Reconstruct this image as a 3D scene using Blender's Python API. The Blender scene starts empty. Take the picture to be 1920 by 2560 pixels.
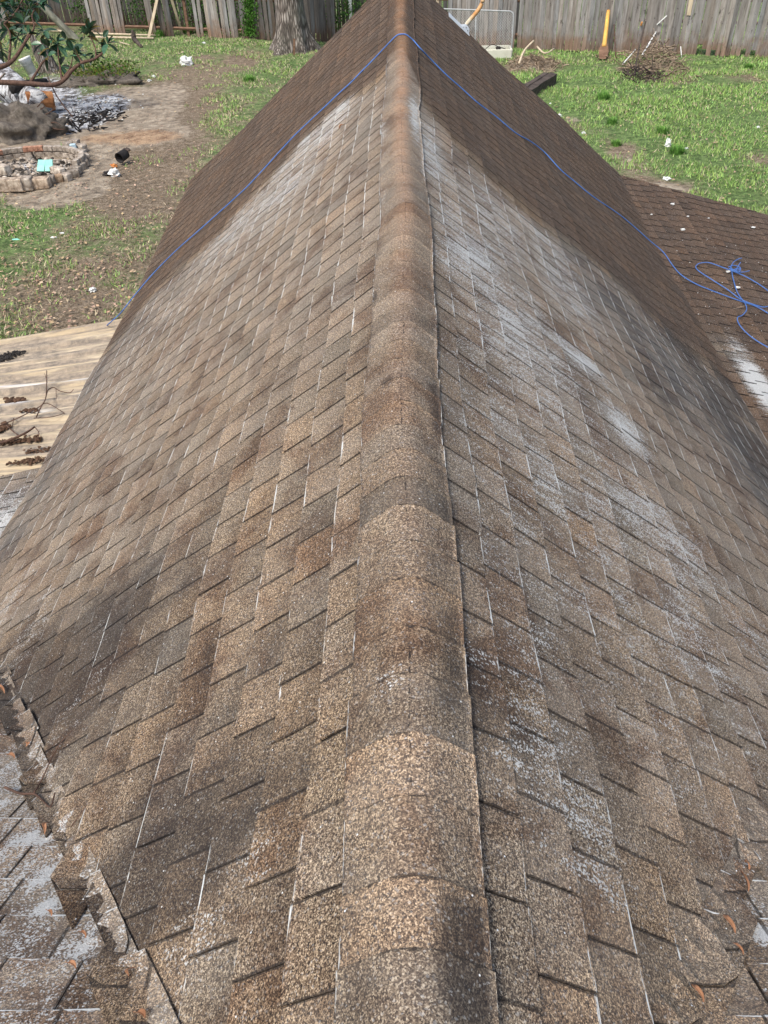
import bpy, math, random
import numpy as np
from mathutils import Vector, Matrix, noise as mn
random.seed(7); rng = np.random.default_rng(7)
R_ = math.radians
C = bpy.context.scene.collection
SC = bpy.context.scene

# ---------------------------------------------------------------- camera
F_PX, PITCH, YAW, ROLL = 1993.5, 0.69162, 0.03453, -0.03026
CAM = Vector((-0.0015, 0.0, 1.2907))
Rv = Vector((math.cos(YAW), math.sin(YAW), 0)); Fh = Vector((-math.sin(YAW), math.cos(YAW), 0)); Z = Vector((0, 0, 1))
FW = Fh*math.cos(PITCH) - Z*math.sin(PITCH); UP = Fh*math.sin(PITCH) + Z*math.cos(PITCH)
RT = Rv*math.cos(ROLL) + UP*math.sin(ROLL); UP = UP*math.cos(ROLL) - Rv*math.sin(ROLL)
cd = bpy.data.cameras.new("camera"); cam = bpy.data.objects.new("camera", cd); C.objects.link(cam)
cam.matrix_world = Matrix(((RT.x, UP.x, -FW.x, CAM.x), (RT.y, UP.y, -FW.y, CAM.y), (RT.z, UP.z, -FW.z, CAM.z), (0, 0, 0, 1)))
cd.sensor_fit = 'VERTICAL'; cd.sensor_height = 24; cd.lens = 24*F_PX/2560; cd.clip_start = .05; cd.clip_end = 600
SC.camera = cam
SC.render.resolution_x = 768; SC.render.resolution_y = 1024
# ---------------------------------------------------------------- light
SUN_EL, SUN_AZ = R_(58), R_(215)      # azimuth clockwise from +Y
w = bpy.data.worlds.new("World"); SC.world = w; w.use_nodes = True
nt = w.node_tree; bg = nt.nodes['Background']; sky = nt.nodes.new('ShaderNodeTexSky'); sky.sky_type = 'NISHITA'
sky.sun_disc = False; sky.sun_elevation = SUN_EL; sky.sun_rotation = SUN_AZ; sky.dust_density = 4; sky.air_density = 1.0; sky.ozone_density = .6
nt.links.new(sky.outputs[0], bg.inputs[0]); bg.inputs[1].default_value = .13
sl = bpy.data.lights.new("sun", 'SUN'); sl.energy = 1.9; sl.angle = R_(12); sl.color = (1, .95, .88)
so = bpy.data.objects.new("sun", sl); C.objects.link(so)
sd = Vector((math.sin(SUN_AZ)*math.cos(SUN_EL), math.cos(SUN_AZ)*math.cos(SUN_EL), math.sin(SUN_EL)))
so.rotation_euler = sd.to_track_quat('Z', 'Y').to_euler()
SC.view_settings.view_transform = 'Standard'; SC.view_settings.look = 'None'; SC.view_settings.exposure = 0.58; SC.view_settings.gamma = 1
SC.render.engine = 'CYCLES'

# ---------------------------------------------------------------- pixel -> world
def ray(x, y): return FW + RT*((x-960)/F_PX) - UP*((y-1280)/F_PX)
GZ = -4.1
def atz(x, y, z=GZ):
    r = ray(x, y); return CAM + r*((z-CAM.z)/r.z)
def atd(x, y, d): return CAM + ray(x, y)*d
def ppm(P): return F_PX/((P-CAM).dot(FW))
# ---------------------------------------------------------------- helpers
def smooth(a, b, x):
    t = np.clip((x-a)/(b-a), 0, 1); return t*t*(3-2*t)
class MB:
    def __init__(s): s.v = []; s.f = []; s.c = []
    def add(s, vs, fs, col=None):
        n = len(s.v); s.v += [tuple(v) for v in vs]; s.f += [tuple(i+n for i in f) for f in fs]
        s.c += [col or (1, 1, 1, 1)]*len(vs)
    def box(s, c, sz, M=None, col=None, jit=0):
        vs = []
        for k in range(8):
            p = Vector(((k & 1)-.5, ((k >> 1) & 1)-.5, (k >> 2)-.5)); p = Vector((p.x*sz[0], p.y*sz[1], p.z*sz[2]))
            if jit: p += Vector([random.uniform(-jit, jit) for _ in range(3)])
            if M: p = M @ p
            vs.append(p+Vector(c))
        s.add(vs, [(0, 2, 3, 1), (4, 5, 7, 6), (0, 1, 5, 4), (2, 6, 7, 3), (0, 4, 6, 2), (1, 3, 7, 5)], col)
    def tube(s, pts, r, n=8, col=None, cap=True):
        pts = [Vector(p) for p in pts]; m = len(pts)
        rr = r if isinstance(r, (list, tuple)) else [r]*m
        vs = []; ref = Vector((.31, .2, .93))
        for i, p in enumerate(pts):
            t = (pts[min(i+1, m-1)]-pts[max(i-1, 0)]).normalized()
            a = t.cross(ref)
            if a.length < .1: a = t.cross(Vector((1, 0, 0)))
            a.normalize(); b = t.cross(a)
            for k in range(n):
                an = 2*math.pi*k/n; vs.append(p+(a*math.cos(an)+b*math.sin(an))*rr[i])
        fs = [(i*n+k, i*n+(k+1) % n, (i+1)*n+(k+1) % n, (i+1)*n+k) for i in range(m-1) for k in range(n)]
        if cap: fs += [tuple(range(n-1, -1, -1)), tuple((m-1)*n+k for k in range(n))]
        s.add(vs, fs, col)
    def build(s, name, mat, parent=None, smoothf=False, bevel=0):
        me = bpy.data.meshes.new(name); me.from_pydata(s.v, [], s.f); me.update()
        ca = me.color_attributes.new('tint', 'FLOAT_COLOR', 'POINT'); ca.data.foreach_set('color', np.array(s.c, dtype=np.float32).ravel())
        o = bpy.data.objects.new(name, me); C.objects.link(o)
        if mat: me.materials.append(mat)
        if smoothf: me.polygons.foreach_set('use_smooth', [True]*len(me.polygons))
        if bevel:
            b = o.modifiers.new('b', 'BEVEL'); b.width = bevel; b.segments = 2
        if parent: o.parent = parent
        return o
def tag(o, label=None, cat=None, group=None, kind=None):
    if label: o['label'] = label
    if cat: o['category'] = cat
    if group: o['group'] = group
    if kind: o['kind'] = kind
    return o
def thing(name, label, cat, group=None):
    o = bpy.data.objects.new(name, None); C.objects.link(o); return tag(o, label, cat, group)
def crom(pts, k=6):
    pts = [Vector(p) for p in pts]; out = []
    for i in range(len(pts)-1):
        p0, p1, p2, p3 = pts[max(i-1, 0)], pts[i], pts[i+1], pts[min(i+2, len(pts)-1)]
        for j in range(k):
            t = j/k; out.append(.5*((2*p1)+(p2-p0)*t+(2*p0-5*p1+4*p2-p3)*t*t+(3*p1-p0-3*p2+p3)*t**3))
    return out+[pts[-1]]
def blob(mb, c, r, seed=0, sc=(1, 1, 1), rough=.25, n=14, m=9, flat=None, freq=1.6, col=None):
    vs = []; c = Vector(c)
    for i in range(m+1):
        th = math.pi*i/m
        for j in range(n):
            ph = 2*math.pi*j/n; d = Vector((math.sin(th)*math.cos(ph), math.sin(th)*math.sin(ph), math.cos(th)))
            k = 1+rough*mn.noise(d*freq+Vector((seed*3.1, seed, 0)))*2
            p = Vector((d.x*sc[0], d.y*sc[1], d.z*sc[2]))*r*k
            if flat is not None and p.z < flat: p.z = flat
            vs.append(c+p)
    mb.add(vs, [(i*n+j, (i+1)*n+j, (i+1)*n+(j+1) % n, i*n+(j+1) % n) for i in range(m) for j in range(n)], col)

# ---------------------------------------------------------------- materials
def newmat(name, rough=.9):
    m = bpy.data.materials.new(name); m.use_nodes = True; n = m.node_tree; b = n.nodes['Principled BSDF']
    b.inputs['Roughness'].default_value = rough; b.inputs['Specular IOR Level'].default_value = .25
    return m, n, b
class G:
    def __init__(s, n): s.n = n
    def N(s, t, **k):
        d = s.n.nodes.new(t)
        for a, b in k.items(): setattr(d, a, b)
        return d
    def L(s, a, b): s.n.links.new(a, b)
    def set(s, sock, v):
        if hasattr(v, 'is_output') or isinstance(v, bpy.types.NodeSocket): s.L(v, sock)
        else: sock.default_value = v
    def math(s, op, a, b=0.0, clamp=False):
        d = s.N('ShaderNodeMath', operation=op, use_clamp=clamp); s.set(d.inputs[0], a); s.set(d.inputs[1], b); return d.outputs[0]
    def ss(s, x, a, b, lo=0., hi=1.):
        d = s.N('ShaderNodeMapRange', interpolation_type='SMOOTHSTEP'); s.set(d.inputs[0], x)
        d.inputs[1].default_value = a; d.inputs[2].default_value = b; d.inputs[3].default_value = lo; d.inputs[4].default_value = hi; return d.outputs[0]
    def mix(s, f, a, b, mode='MIX'):
        d = s.N('ShaderNodeMix', data_type='RGBA', blend_type=mode); s.set(d.inputs[0], f)
        s.set(d.inputs[6], a if not isinstance(a, tuple) or len(a) == 4 else a+(1,)); s.set(d.inputs[7], b if not isinstance(b, tuple) or len(b) == 4 else b+(1,)); return d.outputs[2]
    def noise(s, v, sc, det=4, ro=.55, dist=0.):
        d = s.N('ShaderNodeTexNoise'); s.L(v, d.inputs['Vector']); d.inputs['Scale'].default_value = sc; d.inputs['Detail'].default_value = det
        d.inputs['Roughness'].default_value = ro; d.inputs['Distortion'].default_value = dist; return d.outputs[0]
    def vor(s, v, sc, feat='F1'):
        d = s.N('ShaderNodeTexVoronoi', feature=feat); s.L(v, d.inputs['Vector']); d.inputs['Scale'].default_value = sc; return d
    def scale(s, v, k):
        d = s.N('ShaderNodeVectorMath', operation='MULTIPLY'); s.L(v, d.inputs[0]); d.inputs[1].default_value = k; return d.outputs[0]
    def ramp(s, f, st):
        d = s.N('ShaderNodeValToRGB'); s.L(f, d.inputs[0]); e = d.color_ramp.elements
        while len(e) < len(st): e.new(.5)
        for x, (p, c) in zip(e, st): x.position = p; x.color = c+(1,)
        return d.outputs[0]
    def attr(s, name):
        d = s.N('ShaderNodeAttribute'); d.attribute_name = name; return d
    def bump(s, h, dist, st=1.):
        d = s.N('ShaderNodeBump'); s.L(h, d.inputs['Height']); d.inputs['Distance'].default_value = dist; d.inputs['Strength'].default_value = st; return d.outputs[0]

def shingle_mat(name, cap=False):
    m, n, b = newmat(name, .95); g = G(n)
    uv = g.N('ShaderNodeUVMap'); uv.uv_map = 'pos'; P = uv.outputs[0]
    tb = g.N('ShaderNodeUVMap'); tb.uv_map = 'tab'; sx = g.N('ShaderNodeSeparateXYZ'); g.L(tb.outputs[0], sx.inputs[0]); U, V = sx.outputs[0], sx.outputs[1]
    mk = g.attr('mask'); ms = g.N('ShaderNodeSeparateColor'); g.L(mk.outputs[0], ms.inputs[0]); DK, WH, UW = ms.outputs; RU = mk.outputs['Alpha']
    m2 = g.attr('mask2'); m2s = g.N('ShaderNodeSeparateColor'); g.L(m2.outputs[0], m2s.inputs[0]); GR, WE, SPK = m2s.outputs
    ti = g.attr('tint').outputs[0]
    v1 = g.vor(P, 430); s1 = g.N('ShaderNodeSeparateColor'); g.L(v1.outputs['Color'], s1.inputs[0])
    clump = g.noise(P, 150, 3, .75)
    gr = g.math('ADD', g.math('MULTIPLY', s1.outputs[0], .75), g.math('MULTIPLY', g.math('SUBTRACT', clump, .5), 1.5))
    gr = g.math('ADD', gr, .115)
    col = g.ramp(gr, [(0.07, (.012, .010, .010)), (.26, (.062, .045, .035)), (.48, (.142, .106, .075)), (.70, (.285, .225, .158)), (.95, (.60, .51, .39))])
    col = g.mix(1, col, ti, 'MULTIPLY')
    vw = g.math('ADD', g.math('MULTIPLY', V, -2.6), g.math('MULTIPLY', g.noise(g.scale(P, (3, 1, 1)), 2, 3), .5)); vf = g.N('ShaderNodeCombineColor'); vv = g.ss(vw, -.20, .30, .74, 1.16)  # shade under the course above painted into each tab, with worn lighter butts
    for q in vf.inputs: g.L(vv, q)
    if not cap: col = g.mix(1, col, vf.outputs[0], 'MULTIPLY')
    # slow colour drift of the blend: redder and yellower areas
    big = g.noise(P, 1.3, 4, .6)
    col = g.mix(g.ss(big, .38, .66), col, g.mix(1, col, (1.05, .98, .88), 'MULTIPLY'))
    streak = g.noise(g.scale(P, (9, 1.6, 1)), 1.5, 5, .65)
    fine = g.noise(g.scale(P, (26, 4, 1)), 1.2, 4, .7)
    # worn, dusty lighter film over the washed part
    film = g.ss(g.math('ADD', WE, g.math('MULTIPLY', g.math('SUBTRACT', streak, .5), .6)), .15, .9, 0, .64)
    col = g.mix(film, col, g.mix(.35, col, (.50, .46, .41)))
    # brown patches
    pn = g.noise(P, 3.1, 6, .7, .4)
    col = g.mix(g.math('MULTIPLY', g.ss(pn, .46, .64, 0, .75), g.math('SUBTRACT', 1, g.math('MULTIPLY', UW, .7))), col, g.mix(1, col, (.50, .40, .36), 'MULTIPLY'))
    # algae / soot
    dn = g.noise(P, 7, 6, .75, .3)
    dk = g.ss(g.math('ADD', g.math('MULTIPLY', DK, 1.15), g.math('MULTIPLY', g.math('SUBTRACT', g.math('MULTIPLY', g.math('ADD', dn, streak), .5), .5), 2.0)), .22, .95, 0, .9)
    col = g.mix(dk, col, g.mix(.24, (.019, .016, .017), col))
    # grey film
    gy = g.math('MULTIPLY', GR, g.ss(streak, .3, .6, .35, 1)); col = g.mix(gy, col, g.mix(.30, g.mix(1, col, (.42, .47, .54), 'MULTIPLY'), (.095, .10, .11)))
    # unwashed brown
    col = g.mix(UW, col, g.mix(.25, g.mix(1, col, (.58, .51, .48), 'MULTIPLY'), (.090, .066, .054)))
    # rust tone on the crown
    col = g.mix(g.math('MULTIPLY', RU, g.ss(g.noise(P, 4, 4, .6), .25, .7, .25, .95)), col, g.mix(1, g.mix(.45, col, (.42, .25, .14)), (1.15, .98, .85), 'MULTIPLY'))
    # white powder: coverage against a per-granule threshold
    v2 = g.vor(P, 260); s2 = g.N('ShaderNodeSeparateColor'); g.L(v2.outputs['Color'], s2.inputs[0])
    wn = g.noise(g.scale(P, (14, 3.5, 1)), 1.3, 6, .75)
    cov = g.math('ADD', g.math('MULTIPLY', WH, 1.3), g.math('MULTIPLY', g.math('SUBTRACT', g.math('MULTIPLY', g.math('ADD', wn, fine), .5), .56), 2.6))
    cov = g.math('MULTIPLY', g.ss(cov, 0.02, 1.25), g.ss(WH, .02, .25))
    wf = g.ss(g.math('SUBTRACT', g.math('MULTIPLY', cov, 1.25), s2.outputs[1]), -.12, .16)
    col = g.mix(g.math('MULTIPLY', wf, .85), col, g.mix(s1.outputs[0], (.42, .44, .44), (.68, .70, .69)))
    # sparse bright specks
    v3 = g.vor(P, 60); s3 = g.N('ShaderNodeSeparateColor'); g.L(v3.outputs['Color'], s3.inputs[0])
    sp = g.math('MULTIPLY', g.math('LESS_THAN', v3.outputs['Distance'], .11), g.math('GREATER_THAN', g.math('ADD', s3.outputs[2], g.math('MULTIPLY', SPK, .012)), .9935))
    col = g.mix(g.math('MULTIPLY', sp, g.math('GREATER_THAN', SPK, .01)), col, (.72, .76, .78))
    # white line where powder lodges at the lower edge of a course
    en = g.noise(g.scale(P, (5, 90, 1)), 1.4, 4, .7); en2 = g.noise(g.scale(P, (40, 1, 1)), 1, 2, .6)
    ed = g.math('MULTIPLY', g.math('LESS_THAN', V, g.math('MULTIPLY', en2, .012)), g.ss(g.math('ADD', en, g.math('MULTIPLY', WE, .20)), .62, .70))
    col = g.mix(g.math('MULTIPLY', ed, g.math('SUBTRACT', 1, UW)), col, (.66, .69, .68))
    # granule loss: dark line just above the edge and beside the slot
    ln = g.noise(P, 30, 3, .7)
    el = g.math('MULTIPLY', g.math('LESS_THAN', U, g.math('MULTIPLY', g.math('SUBTRACT', ln, .12 if not cap else .40), .009 if not cap else .035)), .7)
    col = g.mix(el, col, (.02, .018, .018))
    if cap:
        cr = g.attr('crack').outputs['Fac']
        wob = g.math('MULTIPLY', g.math('SUBTRACT', g.noise(g.scale(P, (1, 0, 1)), 6, 4, .7), .5), .05)
        cn = g.noise(P, 55, 3, .7); dd = g.math('ABSOLUTE', g.math('ADD', g.math('SUBTRACT', cr, .5), wob))
        k = g.math('MULTIPLY', g.math('LESS_THAN', dd, g.math('MULTIPLY', g.math('SUBTRACT', cn, .47), .055)), g.math('MULTIPLY', g.ss(g.noise(g.scale(P, (1, 0, 1)), 2.6, 3, .6), .42, .56), 1.0))
        col = g.mix(g.math('MULTIPLY', k, .85), col, (.018, .017, .018))
    g.L(col, b.inputs['Base Color'])
    h = g.math('ADD', s1.outputs[0], g.math('MULTIPLY', g.noise(P, 18, 4, .6), 2.5)); g.L(g.bump(h, .0016, .9), b.inputs['Normal'])
    return m
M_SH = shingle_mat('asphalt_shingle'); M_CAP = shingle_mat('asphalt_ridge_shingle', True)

def simple(name, stops, sc=8, rough=.85, stretch=(1, 1, 1), bumpd=0, tint=True, det=5, ro=.65, spec=.25, obj=True):
    m, n, b = newmat(name, rough); g = G(n); b.inputs['Specular IOR Level'].default_value = spec
    tc = g.N('ShaderNodeTexCoord').outputs['Object' if obj else 'Generated']; P = g.scale(tc, stretch)
    f = g.noise(P, sc, det, ro, .2); col = g.ramp(f, stops)
    if tint: col = g.mix(1, col, g.attr('tint').outputs[0], 'MULTIPLY')
    g.L(col, b.inputs['Base Color'])
    if bumpd: g.L(g.bump(f, bumpd), b.inputs['Normal'])
    return m
M_UNDER = simple('dark_asphalt_layer', [(.3, (.014, .011, .010)), (.7, (.045, .034, .027))], 40)
M_WOOD = simple('weathered_fence_wood', [(.22, (.055, .042, .034)), (.42, (.19, .165, .145)), (.62, (.30, .275, .25)), (.8, (.46, .43, .40))], 3.2, stretch=(3, 3, .35), bumpd=.01)
M_RAIL = simple('brown_rail_wood', [(.3, (.11, .062, .04)), (.7, (.27, .165, .11))], 5, stretch=(.6, .6, 3), bumpd=.005)
M_NEWWOOD = simple('fresh_pine_wood', [(.3, (.42, .34, .23)), (.7, (.68, .58, .43))], 4, stretch=(2, 2, .4))
M_METAL = simple('galvanised_metal', [(.3, (.28, .30, .31)), (.7, (.45, .47, .48))], 9, rough=.5, spec=.5)
M_SOIL = simple('grey_brown_soil', [(.28, (.045, .038, .031)), (.5, (.19, .165, .135)), (.70, (.36, .32, .27))], 7, bumpd=.12, det=9, ro=.8)
M_BLUE = simple('blue_rope_fibre', [(.3, (.04, .11, .34)), (.7, (.11, .25, .62))], 140, rough=.6)
M_WHITE = simple('white_plastic', [(.3, (.62, .64, .62)), (.7, (.80, .82, .80))], 6, rough=.5)
M_LEAFB = simple('dry_orange_leaf', [(.3, (.16, .07, .035)), (.7, (.46, .24, .13))], 30)
M_TWIG = simple('dry_twig_bark', [(.3, (.05, .03, .022)), (.7, (.16, .095, .07))], 20)
M_DRY = simple('dry_straw_debris', [(.3, (.16, .11, .07)), (.7, (.45, .36, .26))], 6)
M_BRICK = simple('sooty_fire_brick', [(.28, (.05, .045, .04)), (.45, (.30, .25, .20)), (.7, (.62, .57, .49))], 9, bumpd=.01)
M_BLACK = simple('charred_black', [(.3, (.010, .009, .009)), (.7, (.045, .04, .038))], 9, bumpd=.01)
M_YELLOW = simple('yellow_orange_handle', [(.35, (.55, .22, .07)), (.7, (.72, .50, .12))], 2.2, stretch=(1, 1, .6), rough=.5)
M_MAST = simple('cream_rusting_paint', [(.40, (.55, .27, .09)), (.52, (.66, .48, .28)), (.62, (.68, .66, .55))], 3.5, rough=.5)
M_DARKW = simple('dark_old_timber', [(.3, (.03, .024, .02)), (.7, (.12, .095, .08))], 4, stretch=(1, 1, 3), bumpd=.01)
M_GREEN = simple('green_plant_leaf', [(.3, (.02, .05, .012)), (.7, (.10, .19, .05))], 12)
M_MAG = simple('glossy_magnolia_leaf', [(.3, (.018, .055, .03)), (.7, (.05, .115, .06))], 6, rough=.28, spec=.6)
M_CYAN = simple('pale_turquoise_cover', [(.3, (.22, .55, .47)), (.7, (.36, .70, .60))], 5)
def fence_mat():
    m, n, b = newmat('weathered_fence_boards', .95); g = G(n); tc = g.N('ShaderNodeTexCoord').outputs['Object']; P = g.scale(tc, (3, 3, .30)); f = g.noise(P, 3.4, 7, .72, .3); f2 = g.noise(tc, 1.6, 5, .7)
    f3 = g.noise(g.scale(tc, (1, 1, .5)), 7, 4, .7)
    col = g.ramp(f, [(.25, (.075, .062, .055)), (.42, (.215, .20, .185)), (.6, (.33, .315, .30)), (.78, (.47, .46, .44))]); col = g.mix(1, col, g.attr('tint').outputs[0], 'MULTIPLY')
    z = g.N('ShaderNodeSeparateXYZ'); g.L(tc, z.inputs[0]); k = g.math('ADD', g.math('MULTIPLY', z.outputs[2], -1.), GZ+.62)
    k = g.ss(g.math('ADD', k, g.math('MULTIPLY', g.math('SUBTRACT', f2, .5), 1.8)), -.05, .55, 0, .85); col = g.mix(k, col, g.mix(1, col, (.80, .56, .42), 'MULTIPLY'))
    col = g.mix(g.ss(f3, .60, .70, 0, .8), col, (.06, .05, .045)); g.L(col, b.inputs['Base Color']); g.L(g.bump(f, .01), b.inputs['Normal']); return m
M_FENCE = fence_mat()
def bark_mat():
    m, n, b = newmat('grey_oak_bark', .95); g = G(n); tc = g.N('ShaderNodeTexCoord').outputs['Object']
    P = g.scale(tc, (1, 1, .16)); v = g.vor(P, 13, 'DISTANCE_TO_EDGE'); f = g.noise(P, 9, 6, .7, .5)
    f2 = g.noise(g.scale(tc, (1, 1, .12)), 26, 5, .75, .8); d = g.ss(v.outputs['Distance'], 0, .35); h = g.math('ADD', g.math('MULTIPLY', d, .22), g.math('MULTIPLY', g.math('ADD', f, f2), .40))
    col = g.ramp(h, [(.34, (.03, .025, .021)), (.50, (.17, .145, .125)), (.66, (.44, .40, .36))])
    col = g.mix(g.ss(g.noise(tc, 1.1, 4), .45, .65, 0, .35), col, (.20, .20, .16)); g.L(col, b.inputs['Base Color'])
    g.L(g.bump(h, .06), b.inputs['Normal']); return m
M_BARK = bark_mat()
def ash_mat():
    m, n, b = newmat('white_ash_and_char', .95); g = G(n); tc = g.N('ShaderNodeTexCoord').outputs['Object']
    f = g.noise(g.scale(tc, (1, 1, 1)), 3.0, 8, .78, .6); col = g.ramp(f, [(.36, (.014, .013, .013)), (.47, (.16, .15, .15)), (.56, (.62, .64, .66)), (.72, (.30, .26, .22))])
    g.L(col, b.inputs['Base Color']); g.L(g.bump(f, .05), b.inputs['Normal']); return m
M_ASH = ash_mat()
def ground_mat():
    m, n, b = newmat('lawn_and_bare_soil', 1.); g = G(n); P = g.N('ShaderNodeTexCoord').outputs['Object']
    mk = g.attr('mask'); ms = g.N('ShaderNodeSeparateColor'); g.L(mk.outputs[0], ms.inputs[0]); SO, DRY, ASH = ms.outputs; LE = mk.outputs['Alpha']
    a = g.noise(P, 7, 8, .8); a2 = g.noise(P, .9, 6, .7, .4); a3 = g.noise(P, 34, 3, .7)
    gr = g.ramp(a, [(.33, (.022, .038, .014)), (.5, (.11, .175, .055)), (.68, (.25, .35, .13))])
    th = g.ramp(g.math('ADD', g.math('MULTIPLY', a, .5), g.math('MULTIPLY', a3, .5)), [(.36, (.05, .036, .025)), (.5, (.20, .155, .105)), (.66, (.46, .38, .29))])
    dry = g.ss(g.math('ADD', DRY, g.math('MULTIPLY', g.math('SUBTRACT', g.math('ADD', g.math('MULTIPLY', a2, .6), g.math('MULTIPLY', a3, .4)), .5), 3.2)), .25, .85)
    col = g.mix(dry, gr, th)
    so = g.ramp(g.noise(P, 4, 8, .72, .4), [(.28, (.08, .066, .052)), (.48, (.29, .24, .18)), (.7, (.52, .45, .35))])
    col = g.mix(g.ss(g.math('ADD', SO, g.math('MULTIPLY', g.math('SUBTRACT', a, .5), 1.6)), .3, .6), col, so)
    og = g.ramp(g.noise(P, 3, 6, .7), [(.35, (.20, .12, .075)), (.6, (.46, .33, .21))])
    col = g.mix(g.ss(g.math('ADD', LE, g.math('MULTIPLY', g.math('SUBTRACT', a, .5), 1.4)), .35, .7), col, og)
    ah = g.ramp(g.noise(P, 3.6, 8, .8, .5), [(.38, (.015, .014, .014)), (.47, (.17, .16, .155)), (.55, (.66, .69, .72)), (.75, (.34, .30, .26))])
    col = g.mix(g.ss(g.math('ADD', ASH, g.math('MULTIPLY', g.math('SUBTRACT', a, .5), 1.4)), .35, .6), col, ah)
    g.L(col, b.inputs['Base Color']); g.L(g.bump(g.math('ADD', a, g.math('MULTIPLY', a3, .4)), .05), b.inputs['Normal']); return m
M_GROUND = ground_mat()
def panel_mat():
    m, n, b = newmat('stained_cream_sheet_metal', .55); g = G(n); uv = g.N('ShaderNodeUVMap'); uv.uv_map = 'pos'; P = uv.outputs[0]
    st = g.noise(g.scale(P, (.55, 7, 1)), 2.0, 7, .7, .25); sp = g.noise(P, 9, 6, .75); lo = g.noise(g.scale(P, (.4, 1.2, 1)), 1.4, 3)
    base = g.mix(g.ss(lo, .35, .65), (.46, .37, .24), (.56, .48, .35)); base = g.mix(g.ss(sp, .5, .75, 0, .35), base, (.62, .42, .22))
    mk = g.attr('mask'); ms = g.N('ShaderNodeSeparateColor'); g.L(mk.outputs[0], ms.inputs[0]); D, W = ms.outputs[0], ms.outputs[1]
    k = g.math('ADD', g.math('MULTIPLY', st, .75), g.math('MULTIPLY', sp, .25))
    d1 = g.ss(g.math('ADD', k, g.math('MULTIPLY', D, .26)), .455, .57, 0, .9)
    sy = g.N('ShaderNodeSeparateXYZ'); g.L(P, sy.inputs[0]); fr = g.math('FRACT', g.math('DIVIDE', sy.outputs[1], .305)); rf = g.math('MULTIPLY', g.ss(fr, .26, .34), g.ss(fr, .55, .36))
    d1 = g.math('MAXIMUM', d1, g.math('MULTIPLY', rf, g.ss(k, .42, .56, .05, .75)))
    col = g.mix(d1, base, g.mix(g.ss(sp, .3, .7), (.11, .10, .09), (.40, .33, .25)))
    col = g.mix(g.math('MULTIPLY', W, g.ss(st, .3, .6, .4, 1)), col, (.66, .68, .70))
    g.L(col, b.inputs['Base Color']); g.L(g.bump(sp, .002), b.inputs['Normal']); return m
M_PANEL = panel_mat()

# ---------------------------------------------------------------- roof surface
W_, D_ = 2.6828, 2.16115; AL = math.atan2(D_, W_); CA, SA = math.cos(AL), math.sin(AL); SL = math.hypot(W_, D_)
YE, KV, YJ = 10.35, 1.28974, -.0943; M2 = D_/(W_*KV); EXPO = .1438
def Lf(Y): return .3672*(np.maximum(np.asarray(Y, float)-3, 0)/8)**2
def und(a, b): return .007*np.sin(a*2.3+1.3*np.sin(b*1.7))+.006*np.sin(b*4.1+a*1.1+.7)+.004*np.sin(a*6.7-b*3.1)
def S(side, s, Y, h=0.):
    s = np.asarray(s, float); Y = np.asarray(Y, float); u = und(Y+side*5, s)*np.clip(s/.3, 0, 1)
    return np.stack(np.broadcast_arrays(side*(s*CA+(h+u)*SA), Y, -s*SA+Lf(Y)+(h+u)*CA), -1)
def yv(s): return YJ+s*CA*KV
def march(r, g):
    a = .3; ga = g(CAM+r*a)
    for k in range(400):
        b = a*1.012+.01; gb = g(CAM+r*b)
        if ga > 0 >= gb:
            for _ in range(30):
                m = (a+b)/2
                if g(CAM+r*m) > 0: a = m
                else: b = m
            return CAM+r*a
        a, ga = b, gb
    return CAM+r*a
def pix_slope(x, y, side):      # pixel -> (s, Y) on a wing slope
    r = ray(x, y); tn = D_/W_; P = march(r, lambda P: P.z+tn*side*P.x-float(Lf(P.y))); return side*P.x/CA, P.y
LOW = .27
def low(side, e, Y, h=0.):      # low pitched roof that starts at the wing eave; e = distance out from the eave
    e = np.asarray(e, float); Y = np.asarray(Y, float)
    return np.stack(np.broadcast_arrays(side*(SL*CA+e), Y, -SL*SA+Lf(Y)-.012-LOW*e+h+und(Y, e)*.8), -1)
def pix_low(x, y, side=1):
    r = ray(x, y); P = march(r, lambda P: P.z-(-SL*SA+float(Lf(P.y))-.012-LOW*(side*P.x-SL*CA))); return side*P.x-SL*CA, P.y
def mainz(x, Y, h=0.):
    x = np.asarray(x, float); Y = np.asarray(Y, float)
    return np.stack(np.broadcast_arrays(x, Y, M2*(YJ-Y)+h+und(x, Y)), -1)
def pix_main(x, y):
    r = ray(x, y); t = (M2*YJ-CAM.z-M2*CAM.y)/(r.z+M2*r.y); P = CAM+r*t; return P.x, P.y

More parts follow.
